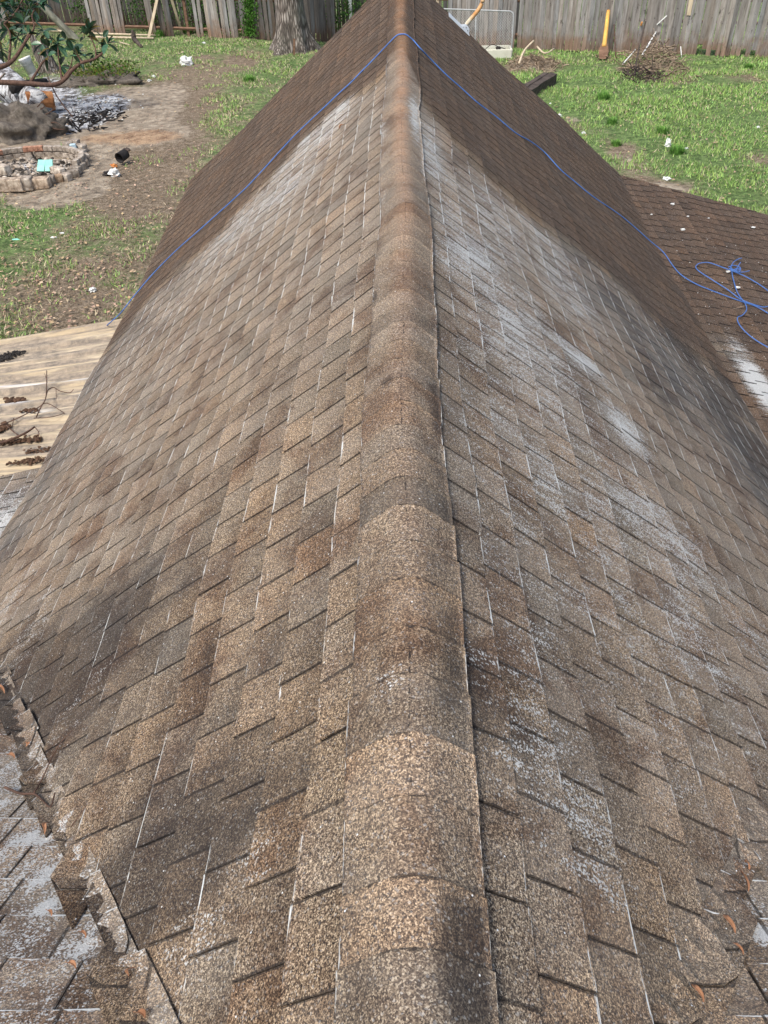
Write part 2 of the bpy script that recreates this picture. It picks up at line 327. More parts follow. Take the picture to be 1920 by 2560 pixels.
# stains: (pixel centre used to find the place on the roof, radii in metres along / down the slope, kind, strength)
def stains(lst, fn):
    out = []
    for (x, y, ra, rb, kind, st) in lst:
        s, Y = fn(x, y); out.append((s, Y, rb, ra, kind, st))
    return out
ST = {-1: [(170, 1690, .48, .80, 'd', 1.0), (40, 1700, .5, .6, 'd', .85), (200, 1600, .3, .9, 'd', .5), (500, 2080, .3, .6, 'd', .5), (330, 1620, .3, .45, 'd', .7), (390, 2190, .19, .30, 'd', 1.3), (300, 2230, .16, .22, 'd', 1.05), (620, 2010, .2, .35, 'd', .65), (480, 1960, .2, .35, 'd', .7), (420, 1840, .3, .5, 'd', .45), (230, 1500, .3, .6, 'd', .4),
           (520, 1640, .10, .06, 'd', .7), (700, 1560, .2, .10, 'd', .4), (350, 1880, .3, .2, 'd', .3), (780, 2060, .12, .1, 'd', .3), (930, 170, .25, .12, 'd', .8), (880, 230, .3, .12, 'd', .45),
           (810, 310, .9, .5, 'w', .62), (720, 440, 1.3, .7, 'w', .50), (600, 560, 1., .7, 'w', .44), (450, 760, .5, .5, 'w', .3), (880, 230, .4, .12, 'w', .5), (90, 1560, .4, .2, 'w', .35), (30, 1500, .4, .25, 'w', .4), (200, 1740, .5, .2, 'w', .25),
           (860, 550, 1.0, .3, 'w', .16), (330, 830, .5, .5, 'g', .7), (230, 960, .6, .3, 'g', .8), (120, 1180, .5, .35, 'g', .8), (30, 1360, .4, .4, 'g', .7), (300, 820, .4, .3, 'w', .35), (480, 2360, .12, .12, 'w', .4), (640, 2130, .15, .1, 'w', .3),
           (880, 1300, .4, .1, 'd', .2), (600, 1200, .3, .3, 'w', .1)],
      1: [(1170, 1700, .22, .10, 'd', .75), (1260, 1830, .22, .2, 'd', .5), (1230, 1400, .4, .2, 'd', .15), (1120, 900, .5, .12, 'd', .3), (1090, 620, .4, .08, 'd', .3),
          (1075, 380, .7, .16, 'w', .7), (1180, 640, .9, .35, 'w', .62), (1300, 840, 1.0, .5, 'w', .52), (1400, 700, .9, .4, 'w', .52), (1240, 560, .9, .4, 'w', .5), (1440, 900, .2, .25, 'w', .8), (1560, 1080, .25, .2, 'w', .7), (1350, 1050, 1.4, .9, 'w', .36), (1550, 1500, 1.0, .9, 'w', .34), (1300, 1500, .6, .4, 'w', .3), (1340, 580, .2, .55, 'w', .5), (1640, 1330, .4, .35, 'w', .55), (1450, 1250, .6, .5, 'w', .42), (1150, 520, 1.2, .3, 'w', .4), (1700, 1560, .4, .4, 'w', .45),
          (1700, 1380, .4, .3, 'w', .5), (1500, 1450, .5, .4, 'w', .35), (1350, 1930, .25, .25, 'w', .4), (1450, 2080, .2, .2, 'w', .45), (1270, 1730, .25, .2, 'w', .36), (1860, 1560, .4, .3, 'w', .45), (1560, 1790, .3, .3, 'w', .25), (1370, 1200, .4, .2, 'w', .3),
          (1500, 720, .8, .5, 'g', .8), (1650, 900, .8, .5, 'g', .95), (1780, 1050, .7, .4, 'g', .95), (1880, 1200, .5, .35, 'g', .95), (1600, 760, .5, .4, 'g', .8), (1800, 1000, .8, .45, 'd', .9), (1900, 1150, .8, .55, 'd', 1.0), (1860, 1010, .7, .5, 'd', .9), (1700, 860, .8, .42, 'd', .8), (1640, 960, .7, .40, 'd', .6), (1560, 780, .6, .3, 'd', .5),
          (1380, 900, .6, .3, 'g', .35), (1880, 1330, .3, .25, 'd', .3), (1640, 2180, .2, .2, 'd', .2), (1350, 2250, .2, .2, 'd', .3)]}
STS = {sd_: stains(l, lambda x, y, sd_=sd_: pix_slope(x, y, sd_)) for sd_, l in ST.items()}
UB = {}
for sd_, l in {-1: [(965, 165), (935, 205), (860, 250), (760, 350), (690, 430), (600, 520), (500, 625), (420, 700), (350, 775), (318, 830)],
               1: [(1020, 165), (1047, 228), (1060, 260), (1130, 350), (1200, 420), (1290, 500), (1400, 590), (1500, 665), (1580, 740), (1700, 850), (1770, 905)]}.items():
    q = sorted(pix_slope(x, y, sd_) for x, y in l); UB[sd_] = (np.array([a for a, b in q]), np.array([b for a, b in q]))
def masks(side, s, Y, extra=None):
    s = np.asarray(s, float); Y = np.asarray(Y, float); m = {k: np.zeros(s.shape) for k in 'dwgr'}
    for (a, b, ra, rb, k, st) in (extra if extra is not None else STS[side]):
        m[k] = np.maximum(m[k], st*np.exp(-((s-a)/ra)**2-((Y-b)/rb)**2))
    if extra is None:
        yb = np.interp(s, *UB[side]); uw = smooth(-.10, .16, Y-yb)
        we = smooth(-.1, .35, yb-Y)*np.clip(.95-(yb-Y)*.09, .35, 1)
        m['w'] *= (1-uw); m['d'] = np.where(uw > .5, m['d']*.4, m['d'])
    else: uw = np.zeros(s.shape); we = np.ones(s.shape)*.75
    return m['d'], m['w'], uw, m['r'], m['g'], we

class Sheet:      # collects small grids with masks and two UV layers into one mesh
    def __init__(s): s.v = []; s.f = []; s.pos = []; s.tab = []; s.mk = []; s.mk2 = []; s.ti = []; s.cr = []; s.n = 0
    def grid(s, V, pos, tab, mk, mk2, ti, skirt=.004, nrm=None, cr=None):
        a, b = V.shape[:2]; idx = np.arange(a*b).reshape(a, b)+s.n
        f = np.stack([idx[:-1, :-1], idx[1:, :-1], idx[1:, 1:], idx[:-1, 1:]], -1).reshape(-1, 4); s.f.append(f)
        per = np.concatenate([idx[:, 0], idx[-1, 1:], idx[-2::-1, -1], idx[0, -2:0:-1]])-s.n
        Vf = V.reshape(-1, 3); down = Vf[per]-nrm*skirt
        def app(X, dim): X = np.asarray(X, float).reshape(-1, dim); return np.concatenate([X, X[per]])
        s.v.append(np.concatenate([Vf, down])); k = len(per); o = s.n; n0 = a*b
        pi = per+o; di = np.arange(k)+o+n0
        s.f.append(np.stack([pi, np.roll(pi, -1), np.roll(di, -1), di], -1))
        s.pos.append(app(pos, 2)); s.tab.append(app(tab, 2)); s.mk.append(app(mk, 4)); s.mk2.append(app(mk2, 4)); s.ti.append(np.tile(np.array(ti, float), (n0+k, 1)))
        s.cr.append(np.concatenate([cr.ravel(), cr.ravel()[per]]) if cr is not None else np.zeros(n0+k)); s.n += n0+k
    def build(s, name, mat, parent, flip=False):
        v = np.concatenate(s.v); f = np.concatenate(s.f)
        if flip: f = f[:, ::-1]
        me = bpy.data.meshes.new(name); me.from_pydata(v.tolist(), [], f.tolist()); me.update()
        li = np.zeros(len(me.loops), int); me.loops.foreach_get('vertex_index', li)
        for nm, d in (('pos', s.pos), ('tab', s.tab)):
            u = me.uv_layers.new(name=nm); u.data.foreach_set('uv', np.concatenate(d)[li].astype(np.float32).ravel())
        for nm, d in (('mask', s.mk), ('mask2', s.mk2), ('tint', s.ti)):
            c = me.color_attributes.new(nm, 'FLOAT_COLOR', 'POINT'); c.data.foreach_set('color', np.concatenate(d).astype(np.float32).ravel())
        c = me.attributes.new('crack', 'FLOAT', 'POINT'); c.data.foreach_set('value', np.concatenate(s.cr).astype(np.float32))
        me.materials.append(mat); o = bpy.data.objects.new(name, me); C.objects.link(o); o.parent = parent; return o
def tint(cb=0):
    b = rng.normal(1+cb, .10); w_ = rng.normal(0, .035)
    if rng.random() < .10: b *= .82
    return (b*(1.035+w_), b, b*(.95-w_), 1)
PH = np.cumsum(rng.choice([.018, .045, .06, .089], 60))
def tabs(sheet, fn, s_list, Y0, Y1, clip, mfun, uvo, spk, nrm, jag=0., slot=.0055, ns=4, TW=.166, ny=4, tk=(.0030, .0065), slip=.003, smin=-9):
    for i, sb in enumerate(s_list):
        ph = PH[i % len(PH)]+rng.normal(0, .006); cb = rng.normal(0, .05); s0 = sb-EXPO-.018; jg = rng.uniform(-jag, jag*.2)
        wav = rng.uniform(0, 6.28); k = math.floor((Y0-ph)/TW)
        while True:
            sw = (.0021+.0014*min(max(k*TW, 0), 9))*rng.uniform(.6, 1.5); a = k*TW+ph+sw/2; b = (k+1)*TW+ph-sw/2; k += 1
            if a > Y1: break
            if b < Y0: continue
            a2, b2 = max(a, Y0), min(b, Y1)
            if b2-a2 < .01: continue
            ds = rng.normal(0, slip*.5); sk = rng.normal(0, .003); lift = abs(rng.normal(0, .0012)); cl = rng.random() < .04
            Y = np.linspace(a2, b2, ny)[:, None]+np.zeros((ny, ns)); sv = np.linspace(0, 1, ns)[None, :]+np.zeros((ny, ns))
            s = s0+(sb+ds-s0)*sv+.0025*np.sin(Y*5+wav)*sv+sk*((Y-a2)/(b2-a2)-.5)*sv
            Y = Y+rng.normal(0, .002)*sv
            if clip is not None:
                lim = clip(s)+jg
                if (Y < lim).all(): continue
                Y = np.maximum(Y, lim)
            h = tk[0]+(tk[1]-tk[0])*sv+lift*sv
            if cl: h = h+.004*sv*((Y-a2)/(b2-a2))**2
            s = np.maximum(s, smin); V = fn(s, Y, h); d, w_, uw, ru, gy, we = mfun(s, Y); w_ = w_*rng.uniform(.78, 1.12); d = d*rng.uniform(.85, 1.12); we = we*rng.uniform(.75, 1.2)
            mk = np.stack([d, w_, uw, ru], -1); mk2 = np.stack([gy, we, np.full(s.shape, spk), np.ones(s.shape)], -1)
            sheet.grid(V, np.stack([Y+uvo[0], s+uvo[1]], -1), np.stack([np.minimum(Y-a2, b2-Y), np.maximum(sb-s, 0)], -1), mk, mk2, tint(cb), .0045, nrm)
def sheetgrid(fn, S0, Y0, name, mat, parent, h):
    ss_, yy = np.meshgrid(S0, Y0, indexing='ij'); V = fn(ss_, yy, h); a, b = ss_.shape
    idx = np.arange(a*b).reshape(a, b); mb = MB(); mb.add(V.reshape(-1, 3), np.stack([idx[:-1, :-1], idx[1:, :-1], idx[1:, 1:], idx[:-1, 1:]], -1).reshape(-1, 4).tolist())
    return mb.build(name, mat, parent)

house = thing('house', 'house under a brown asphalt shingle gable roof with a stained ridge', 'house')
NC = int(SL/EXPO)
courses = [.115+EXPO*i for i in range(0, 24) if .115+EXPO*i < SL+.02]
def overmain(V, h):      # woven valley: a course that crosses the valley lies on the main slope
    zm = M2*(YJ-V[..., 1])+h*1.15+.010+und(V[..., 0], V[..., 1]); V[..., 2] = np.maximum(V[..., 2], zm); return V
def overwing(V, h):
    zw = -np.abs(V[..., 0])*D_/W_+h*1.0+.0015; V[..., 2] = np.where(V[..., 1] < 3, np.maximum(V[..., 2], zw), V[..., 2]); return V
for side in (-1, 1):
    sh = Sheet(); nrm = np.array([side*SA, 0, CA])
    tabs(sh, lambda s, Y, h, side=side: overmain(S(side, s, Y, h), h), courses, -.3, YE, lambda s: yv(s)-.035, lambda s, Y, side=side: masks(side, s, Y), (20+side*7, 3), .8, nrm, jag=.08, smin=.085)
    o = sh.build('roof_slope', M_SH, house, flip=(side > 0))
    u = MB(); ss_ = np.linspace(.09, courses[-1]-.01, 40); vs = []; nY = 100
    for s in ss_:
        y0 = max(yv(s)-.1, -.1)
        for j in range(nY): vs.append(S(side, s, y0+(YE-.01-y0)*j/(nY-1), -.002))
    u.add(vs, [(i*nY+j, (i+1)*nY+j, (i+1)*nY+j+1, i*nY+j+1) for i in range(len(ss_)-1) for j in range(nY-1)]); u.build('underlayer', M_UNDER, o)
# ridge shingles, each bent over the ridge
def capf(c, Y, h):    # c: distance across from the crown (signed)
    r = .070; c = np.asarray(c, float); a = np.abs(c); sg = np.sign(c); th = np.clip(a/r, 0, AL*1.0)
    xa = r*np.sin(th); za = r*np.cos(th)-r; rest = np.maximum(a-r*AL, 0)
    off = r*(1/CA-1)
    x = xa+rest*CA; z = za-rest*SA-off*0+.0
    z = z-off*.0-.0
    wob = .008*np.sin(np.asarray(Y)*2.1)+.004*np.sin(np.asarray(Y)*5.3)
    hh = h+.0045
    return np.stack(np.broadcast_arrays(sg*(x+hh*np.sin(th))+wob, Y, z+Lf(Y)+hh*np.cos(th)-.002+und(np.asarray(Y)+5*sg, a)*np.clip(a/.3, 0, 1)), -1)
CAPB = []
for (x, y, ra, rb, k, st) in [(960, 190, .35, .06, 'd', .9), (948, 300, .4, .05, 'd', .6), (950, 640, .35, .05, 'd', .45), (1068, 500, .6, .06, 'd', .65), (1075, 590, .3, .05, 'd', .5), (1090, 1000, .25, .05, 'd', .75), (1110, 1090, .15, .06, 'd', .8),
                              (985, 965, .05, .03, 'd', .8), (945, 755, .08, .02, 'd', .9), (910, 1330, .14, .05, 'd', .45), (915, 1100, .14, .05, 'd', .3), (1125, 2440, .13, .055, 'd', 1.15), (1165, 2320, .08, .035, 'd', .85), (1100, 2500, .06, .04, 'd', .7), (885, 2330, .10, .04, 'd', .55), (880, 2180, .06, .03, 'd', .5),
                              (1085, 780, .4, .05, 'd', .6), (1105, 1250, .3, .05, 'd', .55), (930, 880, .3, .05, 'd', .45), (900, 1500, .25, .05, 'd', .4), (1110, 1660, .16, .05, 'd', .75), (1100, 1760, .12, .05, 'd', .5), (900, 2540, .07, .05, 'd', .6), (900, 1900, .15, .06, 'd', .25), (1090, 1400, .2, .05, 'd', .3),
                              (1035, 300, .6, .06, 'w', .7), (960, 350, .5, .05, 'w', .45), (1060, 420, .5, .05, 'w', .5), (960, 500, .4, .05, 'w', .25), (1100, 850, .3, .06, 'w', .35), (1020, 1830, .1, .05, 'w', .2), (980, 1700, .1, .05, 'w', .3)]:
    side = 1 if x > 1018 else -1; s, Y = pix_slope(x, y, side); CAPB.append((side*max(s, .0), Y, rb, ra, k, st))
cap = Sheet(); Yb = -.35; ci = 0; cyb = (UB[-1][1][0]+UB[1][1][0])/2
while Yb < YE-.02:
    L_ = .135+rng.normal(0, .012); Y = np.linspace(max(Yb, -.4), min(Yb+L_+.02, YE+.015), 6)[:, None]+np.zeros((6, 17)); hw = .142+rng.normal(0, .0025)
    cc = np.linspace(-hw, hw, 17)[None, :]+np.zeros((6, 17)); fr = (Y-Y.min())/(Y.max()-Y.min())
    skew = rng.normal(0, .003); cc = cc+skew*(1-fr)
    Y = Y+.010*(np.abs(cc)/hw)**2*-1*rng.uniform(.2, 1)*fr
    h = .0030+.0035*fr; V = capf(cc, Y, h)
    d, w_, _, _, gy, _ = masks(1, cc, Y, CAPB)
    uw = smooth(-.15, .2, Y-(cyb+.1+np.where(cc > 0, -.9, .1)*np.abs(cc)/.15)); far = smooth(1.5, 6, Y)
    ru = np.exp(-(cc/.045)**2)*(.12+.75*far)
    d = d+uw*np.clip((np.abs(cc)-.03)/.1, 0, 1)*.15; w_ = w_*(1-uw)
    we = smooth(0, .3, 1-uw)*(.5+.4*far)
    mk = np.stack([d, w_, uw*(1-ru*.8), ru], -1); mk2 = np.stack([gy, we, np.full(cc.shape, .15), np.ones(cc.shape)], -1)
    cap.grid(V, np.stack([Y+40, cc+9], -1), np.stack([np.clip(Y.max()-Y, 0, 1)*.9+.0012, hw-np.abs(cc)+.004], -1), mk, mk2, tint(rng.normal(-.12, .02)), .004, np.array([0, 0, 1.]), cr=cc/.3+.5)
    Yb += L_
o = cap.build('ridge_cap', M_CAP, house, flip=True); o.data.polygons.foreach_set('use_smooth', [True]*len(o.data.polygons))

# main roof slope behind/beside the valleys (the slope the photographer stands on)
MST = stains([(40, 2150, .55, .5, 'w', .46), (40, 1950, .5, .35, 'w', .44), (20, 2450, .5, .4, 'w', .44), (150, 2350, .25, .2, 'w', .42), (180, 2520, .3, .2, 'w', .36), (200, 2500, .2, .2, 'w', .4), (88, 2090, .04, .05, 'w', 1.2), (122, 2185, .035, .05, 'w', 1.1), (130, 2265, .02, .03, 'w', 1.1), (200, 2350, .035, .05, 'w', 1.1), (10, 2010, .05, .04, 'w', 1.), 
              (1900, 2540, .25, .2, 'w', .22), (1850, 2450, .2, .15, 'w', .2), (1862, 2255, .02, .05, 'w', 1.8), (1900, 2330, .02, .05, 'w', 1.4), (250, 2300, .12, .1, 'd', .35), (180, 1960, .15, .1, 'd', .3), (1900, 2300, .3, .3, 'g', .3)], pix_main)
for side in (-1, 1):
    sh = Sheet(); nn = math.hypot(M2, 1); nrm = np.array([0, M2/nn, 1/nn])
    # here the course runs along x, and the distance down the slope is measured from the main ridge
    YR = -1.35; slen = (3.36-YR)*nn; cl = [EXPO*(i+1)-.05 for i in range(int(slen/EXPO)+1)]
    def fn(s, X, h, side=side): return overwing(mainz(side*X, YR+s/nn, h/nn), h)
    def clipm(s): return np.maximum((YR+s/nn-YJ)/KV+.0, .02 if False else 0)*1.0
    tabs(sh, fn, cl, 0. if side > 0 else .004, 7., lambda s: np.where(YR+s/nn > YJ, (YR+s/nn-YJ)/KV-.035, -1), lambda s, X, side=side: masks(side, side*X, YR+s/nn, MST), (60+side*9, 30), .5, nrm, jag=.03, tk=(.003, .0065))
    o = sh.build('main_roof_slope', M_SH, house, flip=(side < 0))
    sheetgrid(lambda a, b, h, side=side: mainz(side*a, b, h), np.linspace(0, 7, 70), np.linspace(YR, 3.33, 60), 'underlayer', M_UNDER, o, -.004)
rb = MB(); rb.add([(-7, -1.36, M2*(YJ+1.35)+.01), (7, -1.36, M2*(YJ+1.35)+.01), (7, -6, -2.1), (-7, -6, -2.1)], [(0, 1, 2, 3)]); rb.build('rear_roof_slope', M_UNDER, house)
# low pitched roofs at the wing eaves
LST = stains([(1892, 960, .5, .12, 'w', 1.3), (1850, 880, .3, .12, 'w', .6), (1800, 870, .3, .2, 'g', .8), (1880, 860, .4, .3, 'd', .5), (1700, 560, .3, .2, 'd', .3), (1820, 640, .5, .3, 'd', .4), (1900, 800, .4, .3, 'd', .4)], lambda x, y: pix_low(x, y, 1))
LSTL = [(.25, 4.0, .5, .5, 'w', .9), (.1, 4.2, .3, .5, 'g', .8)]
def lmask(s, Y):
    d, w_, uw, r, g_, we = masks(1, s, Y, LST); we = w_*.5; uw = np.clip(1-g_*1.2-w_, 0, 1); return d, w_, uw, r, g_, we*0
for side, y0, y1, out in ((1, 3.3, YE-.02, 3.6), (-1, 3.3, 4.72, 3.4)):
    sh = Sheet()
    cl = [EXPO*(i+1)-.06 for i in range(int(out/EXPO))]
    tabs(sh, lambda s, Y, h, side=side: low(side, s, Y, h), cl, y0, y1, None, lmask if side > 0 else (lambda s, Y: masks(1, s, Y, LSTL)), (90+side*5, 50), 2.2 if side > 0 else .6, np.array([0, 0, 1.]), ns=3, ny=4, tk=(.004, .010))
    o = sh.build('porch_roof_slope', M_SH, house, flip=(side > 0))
    sheetgrid(lambda a, b, h, side=side: low(side, a, b, h), np.linspace(-.15, out-.02, 36), np.linspace(y0, y1, 70), 'underlayer', M_UNDER, o, -.004)
# fascia, soffit and walls
M_TRIM = simple('brown_painted_trim', [(.3, (.10, .07, .05)), (.7, (.22, .16, .12))], 4)
M_WALL = simple('tan_brick_wall', [(.3, (.22, .15, .11)), (.7, (.38, .29, .22))], 9)
fa = MB()
for side in (-1, 1):
    for (h0, h1, a) in ((-.16, -.008, 0),):
        p0, p1 = S(side, 0, YE-.03, 0), S(side, SL-.02, YE-.03, 0)
        vs = [Vector(p0)+Vector((0, dy, h)) for h in (h0, h1) for dy in (0, -.03)]+[Vector(p1)+Vector((0, dy, h)) for h in (h0, h1) for dy in (0, -.03)]
        fa.add(vs, [(0, 1, 5, 4), (2, 6, 7, 3), (0, 4, 6, 2), (1, 3, 7, 5), (0, 2, 3, 1), (4, 5, 7, 6)])
fa.build('rake_board', M_TRIM, house)
fe = MB()
for k in range(12):
    ya, yb = 3.5+(YE-3.6)*k/12, 3.5+(YE-3.6)*(k+1)/12; za = -SL*SA+float(Lf(ya)); zb = -SL*SA+float(Lf(yb))
    fe.add([(-SL*CA+.03, ya, za-.18), (-SL*CA+.03, ya, za-.02), (-SL*CA+.03, yb, zb-.18), (-SL*CA+.03, yb, zb-.02)], [(0, 1, 3, 2)])
    fe.add([(-SL*CA+.03, ya, za-.18), (-SL*CA+.45, ya, za-.18), (-SL*CA+.03, yb, zb-.18), (-SL*CA+.45, yb, zb-.18)], [(0, 2, 3, 1)])
fe.build('fascia', M_TRIM, house)
wl = MB()
xw = 2.25; zt = -2.15
wl.add([(-xw, -1, GZ-.1), (xw, -1, GZ-.1), (xw, YE-.35, GZ-.1), (-xw, YE-.35, GZ-.1), (-xw, -1, zt), (xw, -1, zt), (xw, YE-.35, zt), (-xw, YE-.35, zt), (0, YE-.35, -.1)],
       [(0, 1, 5, 4), (1, 2, 6, 5), (3, 0, 4, 7), (2, 3, 7, 8, 6)])
wl.box((0, 0.4, (GZ-2.2)/2), (13, 4.4, abs(GZ)-2.3+.0))
wl.box((4.1, 6.6, (GZ-3.1)/2), (.12, 6.6, 1.0)); wl.build('wall', M_WALL, house)

# ---------------------------------------------------------------- patio cover of ribbed sheets at the left
A0, B0 = atz(330, 785, -2.36), atz(0, 840, -2.47); A1_, B1_ = atz(75, 1258, -2.36), atz(0, 1258.5, -2.37)
dirF = (B0-A0).normalized(); dirN = Vector((-1, .03, -.08)).normalized()
patio = thing('patio_cover', 'cream ribbed sheet metal patio cover, rust streaked, beside the left eave', 'patio cover')
pm = bpy.data.meshes.new('roof_panel'); na, nb = 30, 260; vs = []; fs = []; uvs = []; mk = []
def bl(t): return A0.lerp(A1_, t)+Vector((.35, 0, 0)), dirF.lerp(dirN, t).normalized()
def onpatio(x, y):
    z = -2.4
    for _ in range(12):
        P = atz(x, y, z); t = min(max((A0.y-P.y)/(A0.y-A1_.y), 0), 1); o_, d_ = bl(t); z = o_.z+d_.z*(P.x-o_.x)/d_.x
    return Vector((P.x, P.y, z))
BANDS = []
for (xa, ya, xb, yb, wb, st, kd) in [(-80, 905, 60, 888, .05, 1.6, 0), (0, 905, 170, 888, .06, .9, 0), (-80, 985, 60, 978, .05, 1.5, 0), (-60, 958, 240, 938, .05, 1.1, 0), (-80, 972, 200, 955, .03, 1.6, 1), (0, 870, 120, 858, .04, .7, 0), (60, 875, 290, 850, .04, .6, 0), (0, 925, 180, 905, .05, .6, 0), (-50, 1035, 130, 1010, .07, .8, 0), (-50, 1060, 90, 1048, .05, .7, 0), (-50, 1085, 70, 1075, .06, .7, 0), (-50, 1135, 60, 1128, .08, .7, 0), (0, 1018, 10, 1018, .04, .8, 1), (62, 1009, 68, 1008, .04, 1.3, 1), (88, 1030, 98, 1029, .04, 1.3, 1), (183, 990, 190, 989, .03, 1.3, 1), (90, 850, 300, 815, .05, .35, 0)]:
    a, b = onpatio(xa, ya), onpatio(xb, yb); BANDS.append((a, b, wb, st, kd))
GR_ = .305
for j in range(nb+1):
    t = j/nb; o_, d_ = bl(t); dist = t*(A0.y-A1_.y); q = (dist % GR_)/GR_
    h = .032*float(smooth(.0, .10, q)-smooth(.22, .32, q))+.008*float(smooth(.5, .54, q)-smooth(.58, .62, q))+.008*float(smooth(.74, .78, q)-smooth(.82, .86, q))
    for i in range(na+1):
        u = 3.6*i/na; p = o_+d_*u+Vector((0, 0, h+.004*math.sin(u*3+t*5))); vs.append(p); uvs.append((u, dist))
        m_ = 0.; w2 = 0.
        m_ = .6*math.exp(-((u-2.0)/.9)**2-((dist-1.25)/.25)**2)+.7*math.exp(-((u-1.6)/1.0)**2-((dist-.65)/.10)**2)
        w2 = 1.0*math.exp(-((u-1.6)/.55)**2-((dist-1.33)/.035)**2)
        m_ = w2 = 0
        for (a, b, wb, st, kd) in BANDS:
            ab = b-a; q_ = max(0, min(1, ((p-a).dot(ab))/ab.length_squared)); dd_ = (p-(a+ab*q_)); v_ = st*math.exp(-(dd_.y/(wb*(.6 if kd else 1)))**2-(dd_.x/(.05 if kd else .25))**2)
            if kd: w2 = max(w2, v_)
            else: m_ = max(m_, v_)
        mk.append((m_, min(w2, 1), 0, 1))
for j in range(nb):
    for i in range(na): a = j*(na+1)+i; fs.append((a, a+1, a+na+2, a+na+1))
pm.from_pydata(vs, [], fs); pm.update(); u_ = pm.uv_layers.new(name='pos'); li = [l.vertex_index for l in pm.loops]; u_.data.foreach_set('uv', np.array([uvs[i] for i in li], dtype=np.float32).ravel())
c_ = pm.color_attributes.new('mask', 'FLOAT_COLOR', 'POINT'); c_.data.foreach_set('color', np.array(mk, dtype=np.float32).ravel()); pm.materials.append(M_PANEL)
po = bpy.data.objects.new('roof_panel', pm); C.objects.link(po); po.parent = patio; sm = po.modifiers.new('t', 'SOLIDIFY'); sm.thickness = .004
pb = MB(); e0 = A0+dirF*3.3; e1 = A1_+dirN*3.2; pb.tube([e0-Vector((0, 0, .1)), e1-Vector((0, 0, .1))], .06, 4); pb.build('beam', M_NEWWOOD, patio)
for e in (e0, e1):
    q = MB(); q.box((e.x, e.y, (GZ+e.z-.15)/2), (.09, .09, e.z-.15-GZ)); q.build('post', M_NEWWOOD, patio)
# ---------------------------------------------------------------- rope
def onroof(x, y, lift=.012):
    sx = -1 if x < 1003 else 1
    s, Y = pix_slope(x, y, sx)
    if s <= SL or sx < 0:
        return Vector(S(sx, max(s, 0), Y, lift+.012)) if s > .17 else Vector(capf(sx*max(s, 0), Y, lift+.008))
    e, Y = pix_low(x, y, 1); return Vector(low(1, e, Y, lift+.010))
rp = MB()
rl = [(943, 147), (910, 182), (880, 215), (850, 244), (810, 284), (750, 340), (709, 380), (666, 423), (620, 469), (606, 482), (549, 536), (499, 584), (446, 631), (389, 684), (343, 734)]
rr_ = [(1043, 133), (1076, 157), (1115, 193), (1151, 223), (1189, 257), (1238, 296), (1286, 337), (1325, 360), (1359, 385), (1398, 425), (1428, 450), (1479, 494), (1552, 547), (1621, 604), (1657, 634), (1680, 667), (1701, 691), (1738, 713), (1792, 734), (1851, 756), (1889, 770), (1925, 792), (1960, 815)]
end = onroof(322, 758); dE = (end-CAM).dot(FW); rp_pts = [atz(225, 850), atd(262, 818, dE+.55), atd(296, 788, dE+.15), atd(310, 772, dE+.02)]
pl = [onroof(*q) for q in rl[::-1]]; pr = [onroof(*q) for q in rr_]
yc = (pl[-1].y+pr[0].y)/2+.02; mid = [Vector(capf(c, yc, .018)) for c in (-.10, -.05, -.02, .02, .05, .10)]
rp.tube(crom(rp_pts+pl+mid+pr, 6), .0050, 8)
lp = [(1960, 776), (1920, 773), (1901, 773), (1854, 755), (1817, 729), (1776, 704), (1745, 684), (1738, 673), (1748, 665), (1770, 664), (1795, 673), (1817, 682), (1839, 691), (1864, 702), (1901, 723), (1930, 745), (1950, 770)]
rp.tube(crom([onroof(x, y, .02) for x, y in lp], 6), .0050, 8)
tl = [(1826, 679), (1829, 701), (1839, 732), (1848, 748), (1862, 767), (1864, 782), (1854, 795), (1842, 801), (1845, 817), (1864, 839), (1889, 858), (1920, 876), (1950, 890)]
rp.tube(crom([onroof(x, y, .026) for x, y in tl], 6), .0048, 8)
for kp in ([(1822, 684), (1830, 668), (1842, 660), (1851, 657)], [(1836, 690), (1842, 678), (1848, 668)], [(1826, 684), (1840, 692), (1856, 693), (1870, 690)], [(1818, 680), (1830, 676), (1846, 681), (1846, 687), (1832, 688), (1820, 684)], [(1824, 690), (1838, 684), (1848, 686), (1840, 694), (1822, 686)]):
    rp.tube(crom([onroof(x, y, .035) for x, y in kp], 5), .0046, 8)
tag(rp.build('rope', M_BLUE, smoothf=True), 'bright blue rope laid over the ridge, ending in a loose knot', 'rope')

